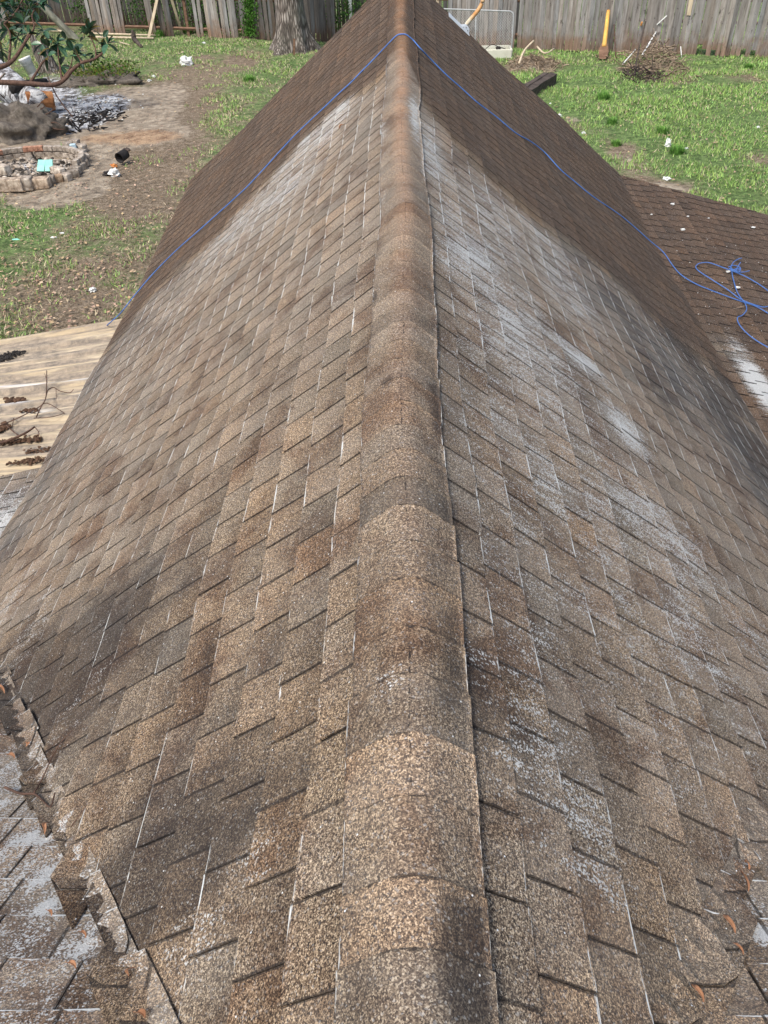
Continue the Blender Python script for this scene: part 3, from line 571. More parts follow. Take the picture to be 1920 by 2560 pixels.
# ---------------------------------------------------------------- leaves, twigs and crumbs on the roof
def surfpt(x, y):
    # nearest roof surface under a pixel -> point, frame
    sd_ = -1 if x < 1010 else 1; s, Y = pix_slope(x, y, sd_)
    if 0 <= s <= SL and Y > yv(s): return Vector(S(sd_, s, Y, .014)), Vector((sd_*SA, 0, CA))
    if s > SL:
        e, Y = pix_low(x, y, sd_)
        if e >= 0: return Vector(low(sd_, e, Y, .016)), Vector((0, 0, 1))
    X, Y = pix_main(x, y); return Vector(mainz(X, Y, .018)), Vector((0, M2, 1)).normalized()
def leaf(x0, y0, x1, y1, wd, label, name='dry_leaf', mat=None, group='fallen leaves on the shingles'):
    p0, n0 = surfpt(x0, y0); p1, _ = surfpt(x1, y1); t = p1-p0; b = t.cross(n0).normalized(); L = t.length; mb = MB(); vs = []
    K = 7
    for i in range(K+1):
        f = i/K; wv = wd*.72*abs(math.sin(math.pi*min(f*1.08, 1)))**.8*.5+.0006; c = p0+t*f+n0*(.004+.010*math.sin(f*3.1))+b*(.006*math.sin(f*5))
        vs += [c-b*wv+n0*wv*.5, c, c+b*wv+n0*wv*.5]
    fs = []
    for i in range(K): fs += [(i*3, i*3+1, i*3+4, i*3+3), (i*3+1, i*3+2, i*3+5, i*3+4)]
    mb.add(vs, fs); o = mb.build(name, mat or M_LEAFB); o.modifiers.new('s', 'SOLIDIFY').thickness = .0008
    return tag(o, label, 'leaf', group)
leaf(2, 1724, 14, 1748, .022, 'orange curled leaf at the left edge, upper of the pair')
leaf(15, 1722, 1, 1752, .012, 'narrow orange leaf crossing another at the left edge')
leaf(66, 1872, 73, 1866, .014, 'small orange leaf above the white stained left valley')
leaf(22, 1892, 34, 1902, .022, 'tan oval leaf beside the white patch near the left valley')
leaf(126, 2064, 108, 2094, .014, 'pointed orange leaf just above the largest white patch')
leaf(133, 2290, 126, 2300, .014, 'short pink leaf wedged under a grey shingle corner')
leaf(214, 2340, 212, 2358, .010, 'thin reddish leaf beside the lowest white patch')
leaf(182, 2418, 188, 2438, .016, 'brown rounded leaf at a dark shingle corner')
leaf(350, 2420, 328, 2454, .012, 'slender orange leaf tucked along a slanting shingle edge')
leaf(356, 2548, 362, 2566, .02, 'orange leaf cut off by the bottom of the picture')
leaf(1850, 2160, 1857, 2182, .010, 'small curled leaf, topmost in the right valley')
leaf(1838, 2182, 1858, 2234, .013, 'long twisted orange leaf in the right valley')
leaf(1812, 2300, 1826, 2346, .016, 'broad orange leaf in the middle of the right valley')
leaf(1733, 2478, 1744, 2522, .014, 'oval tan leaf, lowest in the right valley')
leaf(1834, 2372, 1846, 2400, .008, 'thin leaf sliver standing in a right valley seam')
leaf(850, 326, 862, 314, .05, 'single rusty red leaf on the washed upper left slope')
leaf(1830, 775, 1880, 766, .006, 'pale straw lying across the rope loop', 'straw', M_DRY, 'straws on the lower roof')
def twig(pp, r0, label, br=()):
    mb = MB(); P = [surfpt(x, y)[0]+Vector((0, 0, .006)) for x, y in pp]; P = crom(P, 4); mb.tube(P, [r0*(1-.6*i/len(P)) for i in range(len(P))], 6)
    for b_ in br:
        Q = crom([surfpt(x, y)[0]+Vector((0, 0, .010)) for x, y in b_], 4); mb.tube(Q, [r0*.6*(1-.7*i/len(Q)) for i in range(len(Q))], 5)
    return tag(mb.build('twig', M_TWIG, smoothf=True), label, 'twig', 'twigs on the shingles')
twig([(16, 1974), (55, 1990), (90, 1992), (112, 2010), (130, 2024), (150, 1990)], .0045, 'reddish forked twig lying across the left valley', [[(90, 1990), (110, 1955), (140, 1900), (165, 1860), (190, 1834)]])
twig([(0, 1837), (14, 1846), (30, 1853)], .002, 'short pale stem at the left edge above the forked twig')
twig([(192, 2075), (212, 2048), (231, 2020)], .002, 'straight thin twig standing in a shingle joint right of the valley')
# debris on the patio cover
def crumb_pile(x0, y0, x1, y1, n, sz, name, label, mat, cat):
    mb = MB()
    for i in range(int(n*2.2)):
        f = random.random(); p = onpatio(x0+(x1-x0)*f+random.gauss(0, 7), y0+(y1-y0)*f+random.gauss(0, 3.2)); blob(mb, p+Vector((0, 0, .012+random.random()*.02)), sz*random.uniform(.25, .75), i, (1, 1, .4), .5, 6, 4)
    return tag(mb.build(name, mat), label, cat, 'leaf litter on the patio cover')
M_LIT = simple('rotten_leaf_litter', [(.3, (.03, .018, .012)), (.7, (.15, .085, .05))], 20)
for a in [(20, 1008, 55, 1005, 26, .035, 'leaf_litter', 'round clump of dark litter at the left end of the patio cover'), (66, 1032, 84, 1028, 14, .025, 'leaf_litter', 'small dark clump beside a white spot on the patio cover'),
          (0, 1112, 95, 1100, 50, .03, 'leaf_litter', 'long drift of brown litter under the fallen branch'), (66, 1138, 130, 1127, 30, .022, 'leaf_litter', 'strip of litter next to the shingle edge'),
          (28, 1165, 112, 1152, 34, .022, 'leaf_litter', 'thin broken line of litter across the lower ribs'), (3, 1206, 50, 1196, 26, .026, 'leaf_litter', 'brown litter patch near the lowest left rib'), (66, 1196, 95, 1192, 14, .022, 'leaf_litter', 'small litter patch right of the lowest rib'),
          (-5, 1080, 20, 1070, 26, .04, 'leaf_litter', 'reddish litter heap at the left frame edge'), (-5, 905, 55, 882, 40, .03, 'leaf_litter', 'black streak of wet litter high on the patio cover')]:
    crumb_pile(*a, M_LIT if 'black' not in a[-1] else M_BLACK, 'leaf litter')
mb = MB()
def pt(x, y, h): p = onpatio(x, y); return p+Vector((0, 0, h))
for pts, r in (([(-20, 1128, .05), (30, 1115, .06), (70, 1100, .07), (92, 1082, .06)], .012), ([(95, 1055, .05), (112, 1040, .10), (125, 1020, .12), (128, 960, .14)], .006), ([(0, 1075, .04), (50, 1060, .06), (100, 1040, .08), (125, 1030, .09), (165, 1045, .05)], .005),
               ([(20, 1075, .05), (40, 1095, .06), (50, 1100, .05)], .006), ([(125, 1020, .12), (128, 1000, .1), (140, 988, .08), (155, 992, .06), (178, 994, .05), (188, 988, .06)], .005), ([(128, 985, .12), (122, 965, .13)], .003), ([(90, 1060, .06), (130, 1058, .06), (165, 1043, .04)], .004), ([(92, 1082, .06), (102, 1095, .05), (98, 1110, .04)], .004), ([(40, 1060, .06), (35, 1080, .05)], .004), ([(146, 990, .08), (145, 1010, .05)], .003)):
    P = crom([pt(*q) for q in pts], 4); mb.tube(P, [r*(1-.4*i/len(P)) for i in range(len(P))], 6)
tag(mb.build('fallen_branch', M_TWIG, smoothf=True), 'bare crooked branch with side twigs lying on the patio cover', 'branch')
# crumbs on the low right roof
for i, (x, y, r, lab) in enumerate([(1681, 515, .020, 'largest pale chip, nearest the far edge of the lower roof'), (1706, 580, .022, 'white oblong chip in the middle of the lower roof'), (1883, 571, .018, 'bluish white chip near the right frame edge'), (1843, 724, .020, 'pale flat chip inside the rope loop'), (1628, 540, .012, 'small white chip close to the wing roof edge'), (1771, 549, .010, 'tan crumb right of the white oblong chip'), (1819, 686, .018, 'white scrap tied under the rope knot'), (1719, 545, .012, 'flat tan sliver between two white chips')]):
    mb = MB(); p, n_ = surfpt(x, y); blob(mb, p+Vector((0, 0, .008)), r, i, (1.3, .8, .5), .4, 8, 6); tag(mb.build('plaster_chip', M_WHITE), lab, 'chip', 'white chips on the lower roof')
mb = MB()
for i in range(170):
    x = random.uniform(1560, 1960); y = random.uniform(600, 1010); e, Y = pix_low(x, y, 1)
    if e < 0.03 or e > 3.4 or Y > YE-.1: continue
    blob(mb, Vector(low(1, e, Y, .013)), random.uniform(.002, .0055), i, (1, 1, .7), .3, 5, 3)
tag(mb.build('white_grit', M_WHITE), 'fine white grit scattered over the dark lower roof', 'grit', kind='stuff')

# ---------------------------------------------------------------- ground
GST = []
def gs(x, y, rx, ry, k, st):
    P = atz(x, y); q = ppm(P); yy = atz(x, y-ry*.5).y-atz(x, y+ry*.5).y; GST.append((P.x, P.y, rx/q, max(yy, .2), k, st))
for a in [(60, 330, 130, 60, 's', 1.1), (230, 290, 120, 60, 's', 1.1), (330, 250, 90, 30, 's', .9), (330, 310, 110, 40, 's', 1.), (400, 340, 80, 22, 's', 1.), (230, 400, 70, 60, 's', 1.), (130, 490, 100, 30, 's', .95), (200, 470, 70, 30, 's', .9), (100, 420, 120, 45, 's', 1.), (30, 470, 60, 30, 's', .9), (400, 250, 60, 50, 's', .7), (220, 180, 40, 25, 's', .7),
          (330, 345, 110, 22, 'o', .8), (400, 345, 70, 14, 'o', .5), (230, 345, 60, 16, 'o', .4), (205, 285, 90, 32, 'a', 1.15), (260, 262, 50, 22, 'a', 1.1), (160, 310, 60, 25, 'a', .9), (30, 240, 90, 60, 'a', .9), (120, 250, 80, 40, 'a', .9), (90, 425, 95, 28, 'a', .75),
          (350, 450, 110, 70, 'y', .75), (430, 400, 60, 80, 'y', .75), (600, 155, 50, 30, 'y', .9), (500, 150, 25, 12, 'y', .9), (520, 250, 60, 25, 'y', .5), (440, 600, 70, 60, 'y', .5), (200, 780, 200, 60, 'y', .45), (420, 640, 30, 40, 's', .5), (90, 720, 120, 40, 'y', .4), (250, 660, 100, 30, 'y', .35), (430, 200, 90, 40, 'y', .5), (440, 280, 60, 90, 'y', .8), (380, 480, 90, 60, 'y', .5), (420, 340, 50, 60, 'y', .8), (0, 560, 60, 60, 'y', -.6), (60, 560, 130, 40, 'y', -.4), (350, 530, 90, 40, 'y', .2), (500, 110, 150, 25, 'y', -.6), (700, 180, 120, 40, 'y', -.3),
          (1330, 165, 80, 25, 'y', 1.), (1330, 165, 60, 18, 's', .6), (1640, 180, 80, 30, 'y', 1.1), (1560, 380, 55, 45, 'y', 1.0), (1570, 400, 50, 30, 's', .55), (1620, 470, 120, 30, 'y', .9), (1650, 470, 110, 16, 's', .75), (1800, 540, 120, 20, 'y', .7), (1900, 390, 60, 25, 'y', .8), (1430, 310, 45, 25, 'y', .8), (1430, 300, 30, 14, 's', .6), (1860, 190, 80, 20, 'y', .5), (1500, 280, 300, 90, 'y', -.35), (1800, 300, 150, 80, 'y', -.35), (1690, 150, 200, 15, 's', .35), (250, 95, 120, 12, 's', .4)]: gs(*a)
xs = np.concatenate([np.linspace(-250, -31, 8), np.arange(-30, 26, .22), np.linspace(27, 250, 8)]); ys = np.concatenate([np.linspace(-150, 2, 8), np.arange(3, 48, .22), np.linspace(49, 350, 10)])
X, Y = np.meshgrid(xs, ys, indexing='ij'); Zg = GZ+.03*np.sin(X*1.3+np.sin(Y))*np.sin(Y*.9+X*.4)+.015*np.sin(X*4.1)*np.sin(Y*3.7)
gm = {k: np.zeros(X.shape) for k in 'soay'}
for (a, b, ra, rb_, k, st) in GST: gm[k] = gm[k]+st*np.exp(-((X-a)/ra)**2-((Y-b)/rb_)**2)
gm['y'] += .46*(X < -1)+.16*(X > 1)
idx = np.arange(X.size).reshape(X.shape); me = bpy.data.meshes.new('ground'); me.from_pydata(np.stack([X, Y, Zg], -1).reshape(-1, 3).tolist(), [], np.stack([idx[:-1, :-1], idx[1:, :-1], idx[1:, 1:], idx[:-1, 1:]], -1).reshape(-1, 4).tolist())
c_ = me.color_attributes.new('mask', 'FLOAT_COLOR', 'POINT'); c_.data.foreach_set('color', np.stack([gm['s'], gm['y'], gm['a'], gm['o']], -1).reshape(-1, 4).astype(np.float32).ravel())
me.materials.append(M_GROUND); me.polygons.foreach_set('use_smooth', [True]*len(me.polygons)); go = bpy.data.objects.new('ground', me); C.objects.link(go); tag(go, kind='structure')
def gmask(k, x, y):
    v = 0.
    for (a, b, ra, rb_, kk, st) in GST:
        if kk in k: v = v+st*np.exp(-((x-a)/ra)**2-((y-b)/rb_)**2)
    return v
# grass: blades in one mesh
def inview(P):
    d = P-np.array(CAM); z = d@np.array(FW); px = 960+F_PX*(d@np.array(RT))/z; py = 1280-F_PX*(d@np.array(UP))/z; return px, py, z
NB = 190000; gx = rng.uniform(-20, 16, NB*3); gy = rng.uniform(6, 37, NB*3)
Pn = np.stack([gx, gy, np.full(gx.shape, GZ)], -1); px, py, zz = inview(Pn)
hid = ((px > 470) & (px < 1500) & (py > 460)) | (py > 900)
nz = np.sin(gx*1.9+1.7*np.sin(gy*1.1))*np.sin(gy*2.3+1.3*np.sin(gx*.9))*.5+.5
clump = np.array([mn.noise(Vector((a*.9, b*.9, 0)))+.6*mn.noise(Vector((a*2.6, b*2.6, 5))) for a, b in zip(gx, gy)])
bare = gmask('soa', gx, gy)+.5*gmask('y', gx, gy)+.16
keep = (px > -120) & (px < 2040) & (py > -20) & ~hid & (rng.random(gx.shape) > bare*1.1+.15-clump*1.3+(gx < 0)*.2)
gx, gy, clump = gx[keep][:NB], gy[keep][:NB], clump[keep][:NB]; n = len(gx); far = gy > 22
an = rng.uniform(0, 6.28, n); hgt = rng.uniform(.025, .075, n)*(1+.9*np.clip(clump, 0, 1))*np.where(gx > 0, 1.25, 1.); wd = rng.uniform(.006, .014, n)*np.where(far, 1.4, 1.); le = rng.normal(0, .04, (n, 2))
base = np.stack([gx, gy, np.full(n, GZ)], -1); dx = np.stack([np.cos(an)*wd, np.sin(an)*wd, np.zeros(n)], -1); tip = base+np.stack([le[:, 0], le[:, 1], hgt], -1)
V = np.stack([base-dx, base+dx, tip], 1).reshape(-1, 3); me = bpy.data.meshes.new('grass'); me.vertices.add(3*n); me.vertices.foreach_set('co', V.astype(np.float32).ravel())
me.loops.add(3*n); me.loops.foreach_set('vertex_index', np.arange(3*n, dtype=np.int32)); me.polygons.add(n); me.polygons.foreach_set('loop_start', np.arange(0, 3*n, 3, dtype=np.int32)); me.polygons.foreach_set('loop_total', np.full(n, 3, dtype=np.int32)); me.update()
hue = rng.random(n); dryb = (rng.random(n) < np.where(gx < 0, .46, .17)); br = rng.uniform(.7, 1.7, n)
colr = np.stack([np.where(dryb, .36, .17+.10*hue), np.where(dryb, .31, .31+.07*hue), np.where(dryb, .21, .10), np.ones(n)], -1); colr[:, :3] *= br[:, None]
c_ = me.color_attributes.new('tint', 'FLOAT_COLOR', 'POINT'); c_.data.foreach_set('color', np.repeat(colr, 3, 0).astype(np.float32).ravel())
mgr, ngr, bgr = newmat('grass_blade', .8); g = G(ngr); g.L(g.attr('tint').outputs[0], bgr.inputs['Base Color']); me.materials.append(mgr)
gro = bpy.data.objects.new('grass', me); C.objects.link(gro); tag(gro, 'patchy green lawn mixed with dry blades', 'grass', kind='stuff')
# dead leaves and chips in the grass
mb = MB()
for i in range(12000):
    x = random.uniform(-60, 1980); y = random.uniform(90, 860)
    P = atz(x, y); 
    if not (-20 < P.x < 16 and 6 < P.y < 36): continue
    if P.x > 0 and random.random() < .6: continue
    r = random.uniform(.015, .045); a = random.random()*6.28; t = Vector((math.cos(a), math.sin(a), random.uniform(-.3, .3)))*r; b_ = Vector((-math.sin(a), math.cos(a), random.uniform(-.3, .3)))*r*.6; c = P+Vector((0, 0, .045))
    k = random.uniform(.5, 1.35); mb.add([c-t, c+b_, c+t, c-b_], [(0, 1, 2, 3)], (k, k*random.uniform(.85, 1), k*random.uniform(.75, 1), 1))
M_DL = simple('dead_lawn_leaf', [(.3, (.20, .13, .08)), (.7, (.55, .44, .32))], 3)
tag(mb.build('leaf_scatter', M_DL), 'dead tan leaves scattered through the lawn', 'dead leaves', kind='stuff')

# ---------------------------------------------------------------- fence
FA, FB = atz(0, 75), atz(1738, 139); fd = (FB-FA).normalized(); fn_ = Vector((-fd.y, fd.x, 0))
if fn_.y > 0: fn_ = -fn_            # towards the house
def fpt(x, y):
    r = ray(x, y); t = (FA-CAM).dot(fn_)/r.dot(fn_); return CAM+r*t
def fu(x, y): return (fpt(x, y)-FA).dot(fd)
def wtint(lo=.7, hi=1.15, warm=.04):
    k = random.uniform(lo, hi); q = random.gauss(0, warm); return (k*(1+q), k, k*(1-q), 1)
def board(mb, u, wdt, h, off=0, lean=0, z0=0, tk=.018, col=None, roll=0):
    c = FA+fd*u+fn_*off; M = Matrix((( fd.x, fn_.x, 0), (fd.y, fn_.y, 0), (0, 0, 1))) @ Matrix.Rotation(lean, 3, 'Y') @ Matrix.Rotation(roll, 3, 'X')
    # origin at the board's foot; notched, uneven top and foot
    vs = []
    hh = h+random.uniform(-.04, .04); zz0 = z0+random.uniform(-.02, .03)
    for z, wj in ((zz0, .97), (h*.33, 1.), (h*.66, 1.), (hh, .98)):
        bow = random.gauss(0, .006)
        for x, y in ((-.5, -1), (.5, -1), (.5, 1), (-.5, 1)): vs.append(c+M @ Vector((x*wdt*wj+bow, y*tk*.5+bow, z)))
    for v in vs: v.z = v.z
    fs = [(0, 3, 2, 1), (12, 13, 14, 15)]
    for k in range(3):
        for j in range(4): fs.append((k*4+j, k*4+(j+1) % 4, k*4+4+(j+1) % 4, k*4+4+j))
    mb.add(vs, fs, col or wtint())
# right fence
fR = thing('wooden_fence', 'solid weathered grey board fence with a stained foot, right of the roof', 'fence')
mb = MB(); u = fu(1292, 118); uend = fu(1920, 145)+5
while u < uend:
    wd_ = random.uniform(.135, .15); xx = u
    k = random.random(); col = wtint(.72, 1.12, .03)
    short = 0
    for (xa, xb) in ((1742, 1762), (1772, 1792), (1848, 1861), (1872, 1887)):
        if fu(xa, 135) < u+.07 < fu(xb, 135): short = random.uniform(.18, .34)
    if fu(1690, 5)-.1 < u < fu(1690, 5)+.05: pass
    board(mb, u+wd_/2, wd_, 1.83, random.gauss(0, .004), random.gauss(0, .005), short, col=col); u += wd_+random.uniform(.001, .007)
mb.build('picket_panel', M_FENCE, fR)
mb = MB()
for z in (.35, .95, 1.55): c0 = FA+fd*fu(1292, 118)-fn_*.06+Z*z; c1 = FA+fd*uend-fn_*.06+Z*z; mb.tube([c0, c1], .045, 4)
mb.build('rail', M_RAIL, fR)
for k in range(6):
    q = MB(); c = FA+fd*(fu(1292, 118)+.2+k*2.6)-fn_*.14; q.box(c+Z*.9, (.09, .09, 1.9)); q.build('post', M_RAIL, fR)
mb = MB(); a = fpt(1733, -30); b = fpt(1722, 38); mb.add([a-fd*.07+fn_*.03, a+fd*.07+fn_*.03, b+fd*.055+fn_*.03, b-fd*.065+fn_*.03], [(0, 1, 2, 3)]); o = mb.build('peeled_patch', M_NEWWOOD, fR); o.modifiers.new('s', 'SOLIDIFY').thickness = .006
# middle run of boards behind the mesh gate
fM = thing('wooden_fence', 'weathered board fence run standing behind the chain link gate', 'fence')
mb = MB(); u = fu(1118, 112)
while u < fu(1283, 118):
    wd_ = random.uniform(.14, .155); board(mb, u+wd_/2, wd_, 1.83, random.gauss(0, .006), random.gauss(0, .008), col=wtint(.65, 1.15)); u += wd_+random.uniform(.002, .02)
mb.build('picket_panel', M_FENCE, fM)
mb = MB()
for z in (.42, 1.42): mb.tube([FA+fd*fu(1090, 110)-fn_*.06+Z*z, FA+fd*fu(1296, 118)-fn_*.06+Z*z], .05, 4)
mb.build('rail', M_RAIL, fM)
# left fence with gaps
fL = thing('wooden_fence', 'gappy weathered picket fence with orange rails facing the yard, left of the roof', 'fence')
for (xa, xb, dens, lo, hi) in [(-60, 27, .9, .6, 1.), (232, 288, 1, .75, 1.2), (292, 318, 1, .7, 1.05), (378, 392, 1, .5, .7), (405, 438, 1, .35, .5), (440, 462, .6, .6, .8), (494, 512, 1, .9, 1.2), (522, 573, 1, .9, 1.25), (580, 596, 1, .7, 1.), (606, 625, 1, .55, .75), (640, 700, .95, .32, .5), (762, 835, 1, .3, .5)]:
    u = fu(xa, 85); mb = MB()
    while u < fu(xb, 88)-.06:
        wd_ = random.uniform(.13, .15)
        if random.random() < dens: board(mb, u+wd_/2, wd_, 1.83+random.uniform(-.1, .05), .06+random.gauss(0, .006), random.gauss(0, .03), col=wtint(lo, hi))
        u += wd_+random.uniform(.004, .03)
    if mb.v: mb.build('picket_panel', M_FENCE, fL)
for z in (.28, 1.28):
    mb = MB(); mb.tube([FA+fd*-3+Z*z, FA+fd*fu(700, 95)+Z*z], .055, 4); mb.build('rail', M_RAIL, fL)
for x in (265, 470, 640):
    q = MB(); q.box(FA+fd*fu(x, 88)-fn_*.07+Z*.9, (.1, .1, 1.9)); q.build('post', M_RAIL, fL)
# neighbour's dark fence behind the gaps
fN = thing('wooden_fence', 'dark board fence seen through the gaps, standing further back', 'fence'); mb = MB(); u = -4
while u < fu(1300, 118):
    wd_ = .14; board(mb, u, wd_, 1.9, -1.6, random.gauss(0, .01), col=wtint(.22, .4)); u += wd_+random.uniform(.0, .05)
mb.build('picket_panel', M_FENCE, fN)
# greenery behind the fence
def leafcloud(mb, c, rad, n, sz, cols, sq=(1, 1, 1)):
    c = Vector(c)
    for _ in range(n):
        d = Vector([random.gauss(0, 1) for _ in range(3)]).normalized()*rad*random.random()**.45; d = Vector((d.x*sq[0], d.y*sq[1], d.z*sq[2]))
        t = Vector([random.gauss(0, 1) for _ in range(3)]).normalized(); b_ = t.cross(Vector([random.gauss(0, 1) for _ in range(3)])).normalized(); s = sz*random.uniform(.6, 1.4); p = c+d
        k = random.uniform(.5, 1.5); cl = random.choice(cols); mb.add([p-t*s, p+b_*s*.45, p+t*s, p-b_*s*.45], [(0, 1, 2, 3)], (cl[0]*k, cl[1]*k, cl[2]*k, 1))
for i, (x, lab) in enumerate([(30, 'dark shrub behind the fence at the far left corner'), (210, 'dark shrub behind the leaning trunk'), (350, 'shrub filling the widest fence gap'), (470, 'shrub behind the fence right of the propped boards'), (600, 'vine covered shrub between fence and big tree'), (850, 'shrub in the dark gap left of the ridge')]):
    t = thing('shrub', lab, 'shrub', 'shrubs behind the left fence'); c = FA+fd*fu(x, 85)-fn_*.9
    mb = MB(); leafcloud(mb, c+Z*1.0, 1.1, 1500, .05, [(.6, .8, .5), (.9, 1, .7)], (1, .5, 1.1)); mb.build('foliage', M_GREEN, t)
    mb = MB()
    for k in range(5): mb.tube([c+Vector((random.gauss(0, .2), 0, 0)), c+Vector((random.gauss(0, .5), 0, 1.6))], [.02, .006], 5)
    mb.build('stem', M_TWIG, t)
mb = MB()
for i in range(900):
    f = random.random(); p = fpt(628+random.gauss(0, 9), 88-f*100)+fn_*(.1+random.random()*.12)
    t = Vector([random.gauss(0, 1) for _ in range(3)]).normalized()*.04; b_ = t.cross(Vector((0, 1, .3))).normalized()*.025; mb.add([p-t, p+b_, p+t, p-b_], [(0, 1, 2, 3)], (.9, 1.2, .6, 1))
tag(mb.build('climbing_vine', M_GREEN), 'bright green vine climbing the fence left of the big tree', 'vine')

# ---------------------------------------------------------------- big tree trunk and leaning trunk
def trunk(name, base, top, r0, r1, flare, mat, parent, seed=0, n=40, m=40):
    mb = MB(); vs = []; base, top = Vector(base), Vector(top); H = (top-base).length
    for i in range(m+1):
        f = i/m; c = base.lerp(top, f); z = f*H
        for j in range(n):
            a = 2*math.pi*j/n; fl = flare*math.exp(-z/.50)*(1+.75*math.sin(a*5+seed)+.35*math.sin(a*3+1+seed)); r = (r0+(r1-r0)*f)*(1+fl)+.030*mn.noise(Vector((math.cos(a)*4, math.sin(a)*4, z*1.3+seed)))+.022*mn.noise(Vector((math.cos(a)*13, math.sin(a)*13, z*2)))
            vs.append(c+Vector((math.cos(a)*r, math.sin(a)*r, -.08 if i == 0 else 0)))
    mb.add(vs, [(i*n+j, i*n+(j+1) % n, (i+1)*n+(j+1) % n, (i+1)*n+j) for i in range(m) for j in range(n)]+[tuple(m*n+j for j in range(n))]); return mb.build(name, mat, parent, smoothf=True)
tb = atz(733, 128); t = thing('oak_tree', 'thick grey barked tree with flared roots against the fence', 'tree'); sc_ = ppm(tb)
trunk('trunk', tb, tb+Vector((-.05, .1, 5.5)), 34/sc_, 28/sc_, .62, M_BARK, t)
for k, (dx_, dy_) in enumerate([(1.6, .5), (-1.8, .2), (.3, 1.6)]):
    mb = MB(); mb.tube([tb+Vector((0, .1, 5.1)), tb+Vector((dx_*.5, dy_*.5, 6.4)), tb+Vector((dx_*1.3, dy_*1.3, 8.2))], [.24, .17, .08], 10); mb.build('limb', M_BARK, t, smoothf=True)
mb = MB(); leafcloud(mb, tb+Z*9.5, 2.6, 2600, .10, [(.8, 1, .6)], (1, 1, .7)); mb.build('crown', M_GREEN, t)
mb = MB(); q = atz(737, 140); mb.box(q+Z*.25, (.07, .04, .55), Matrix.Rotation(.12, 3, 'Y')); tag(mb.build('wooden_stake', M_RAIL), 'short brown stake leaning on the roots of the big tree', 'stake')
lb = atz(190, 98); t = thing('leaning_tree', 'slim pale trunk leaning to the left in front of the fence', 'tree'); tp = lb+(fpt(140, -5)-lb)*1.0; tp.y = lb.y-.1
trunk('trunk', lb, lb+(tp-lb)*1.7, .17, .12, .2, simple('mossy_pale_bark', [(.3, (.12, .12, .09)), (.7, (.30, .30, .24))], 6, stretch=(1, 1, .3), bumpd=.01), t, 2, 20, 16)
mb = MB(); leafcloud(mb, lb+(tp-lb)*1.9, .8, 300, .08, [(.8, 1, .6)]); mb.build('crown', M_GREEN, t)
# propped new boards, loose timber, stump
for (x0, y0, x1, y1, lab) in [(372, 95, 399, -12, 'fresh pale board propped against the fence, left of two'), (456, 86, 430, -14, 'fresh pale board propped against the fence, right of two')]:
    a = atz(x0, y0); b = fpt(x1, y1)+fn_*.12; b = a+(b-a)*1.15; d = b-a; mb = MB(); side_ = d.cross(fn_).normalized()*.055; n2 = fn_*.02
    mb.add([a-side_-n2, a+side_-n2, a+side_+n2, a-side_+n2, b-side_-n2, b+side_-n2, b+side_+n2, b-side_+n2], [(0, 3, 2, 1), (4, 5, 6, 7), (0, 1, 5, 4), (1, 2, 6, 5), (2, 3, 7, 6), (3, 0, 4, 7)]); tag(mb.build('pine_board', M_NEWWOOD), lab, 'board', 'fresh boards propped on the fence')
def stick(pts, r, name, label, cat, mat, group=None, n=7):
    mb = MB(); P = crom(pts, 4) if len(pts) > 2 else [Vector(p) for p in pts]; mb.tube(P, [r*(1-.35*i/len(P)) for i in range(len(P))], n); return tag(mb.build(name, mat, smoothf=True), label, cat, group)
for (x0, y0, x1, y1, r, lab) in [(125, 80, 185, 84, .05, 'pale round pole on the ground behind the magnolia leaves'), (235, 88, 400, 93, .04, 'long pale pole along the fence foot'), (240, 97, 385, 100, .045, 'second pale pole just in front of the long one'), (300, 110, 325, 117, .025, 'short pale stick below the poles')]:
    stick([atz(x0, y0)+Z*.06, atz(x1, y1)+Z*.06], r, 'pole', lab, 'pole', M_NEWWOOD, 'pale poles at the fence foot')
mb = MB(); a = atz(337, 105); b = atz(355, 122); blob(mb, a+Z*.12, .12, 3, (.8, .8, 2.0), .4, 10, 8, -.14); mb.tube([a+Z*.1, b+Z*.05], [.09, .05], 8); tag(mb.build('driftwood_stub', M_DARKW, smoothf=True), 'knobbly grey wood stub in the grass by the poles', 'wood stub')
ts = atz(128, 180); t = thing('tree_stump', 'splintered brown stump beside the white bucket', 'stump'); sc_ = ppm(ts)
mb = MB(); n = 26; vs = []
for i in range(13):
    f = i/12
    for j in range(n):
        an = 2*math.pi*j/n; top_ = 1.0+.22*math.sin(an*3)+.25*mn.noise(Vector((math.cos(an)*3, math.sin(an)*3, 0)))
        r = .27*(1+.35*math.exp(-f*5)*(1+.5*math.sin(an*4)))*(1-.25*f)+.04*mn.noise(Vector((an*3, f*2, 1))); vs.append(ts+Vector((math.cos(an)*r-.22*f, math.sin(an)*r, f*top_*.95-.05)))
mb.add(vs, [(i*n+j, i*n+(j+1) % n, (i+1)*n+(j+1) % n, (i+1)*n+j) for i in range(12) for j in range(n)]+[tuple(12*n+j for j in range(n))]); mb.build('stump_body', M_BARK, t)
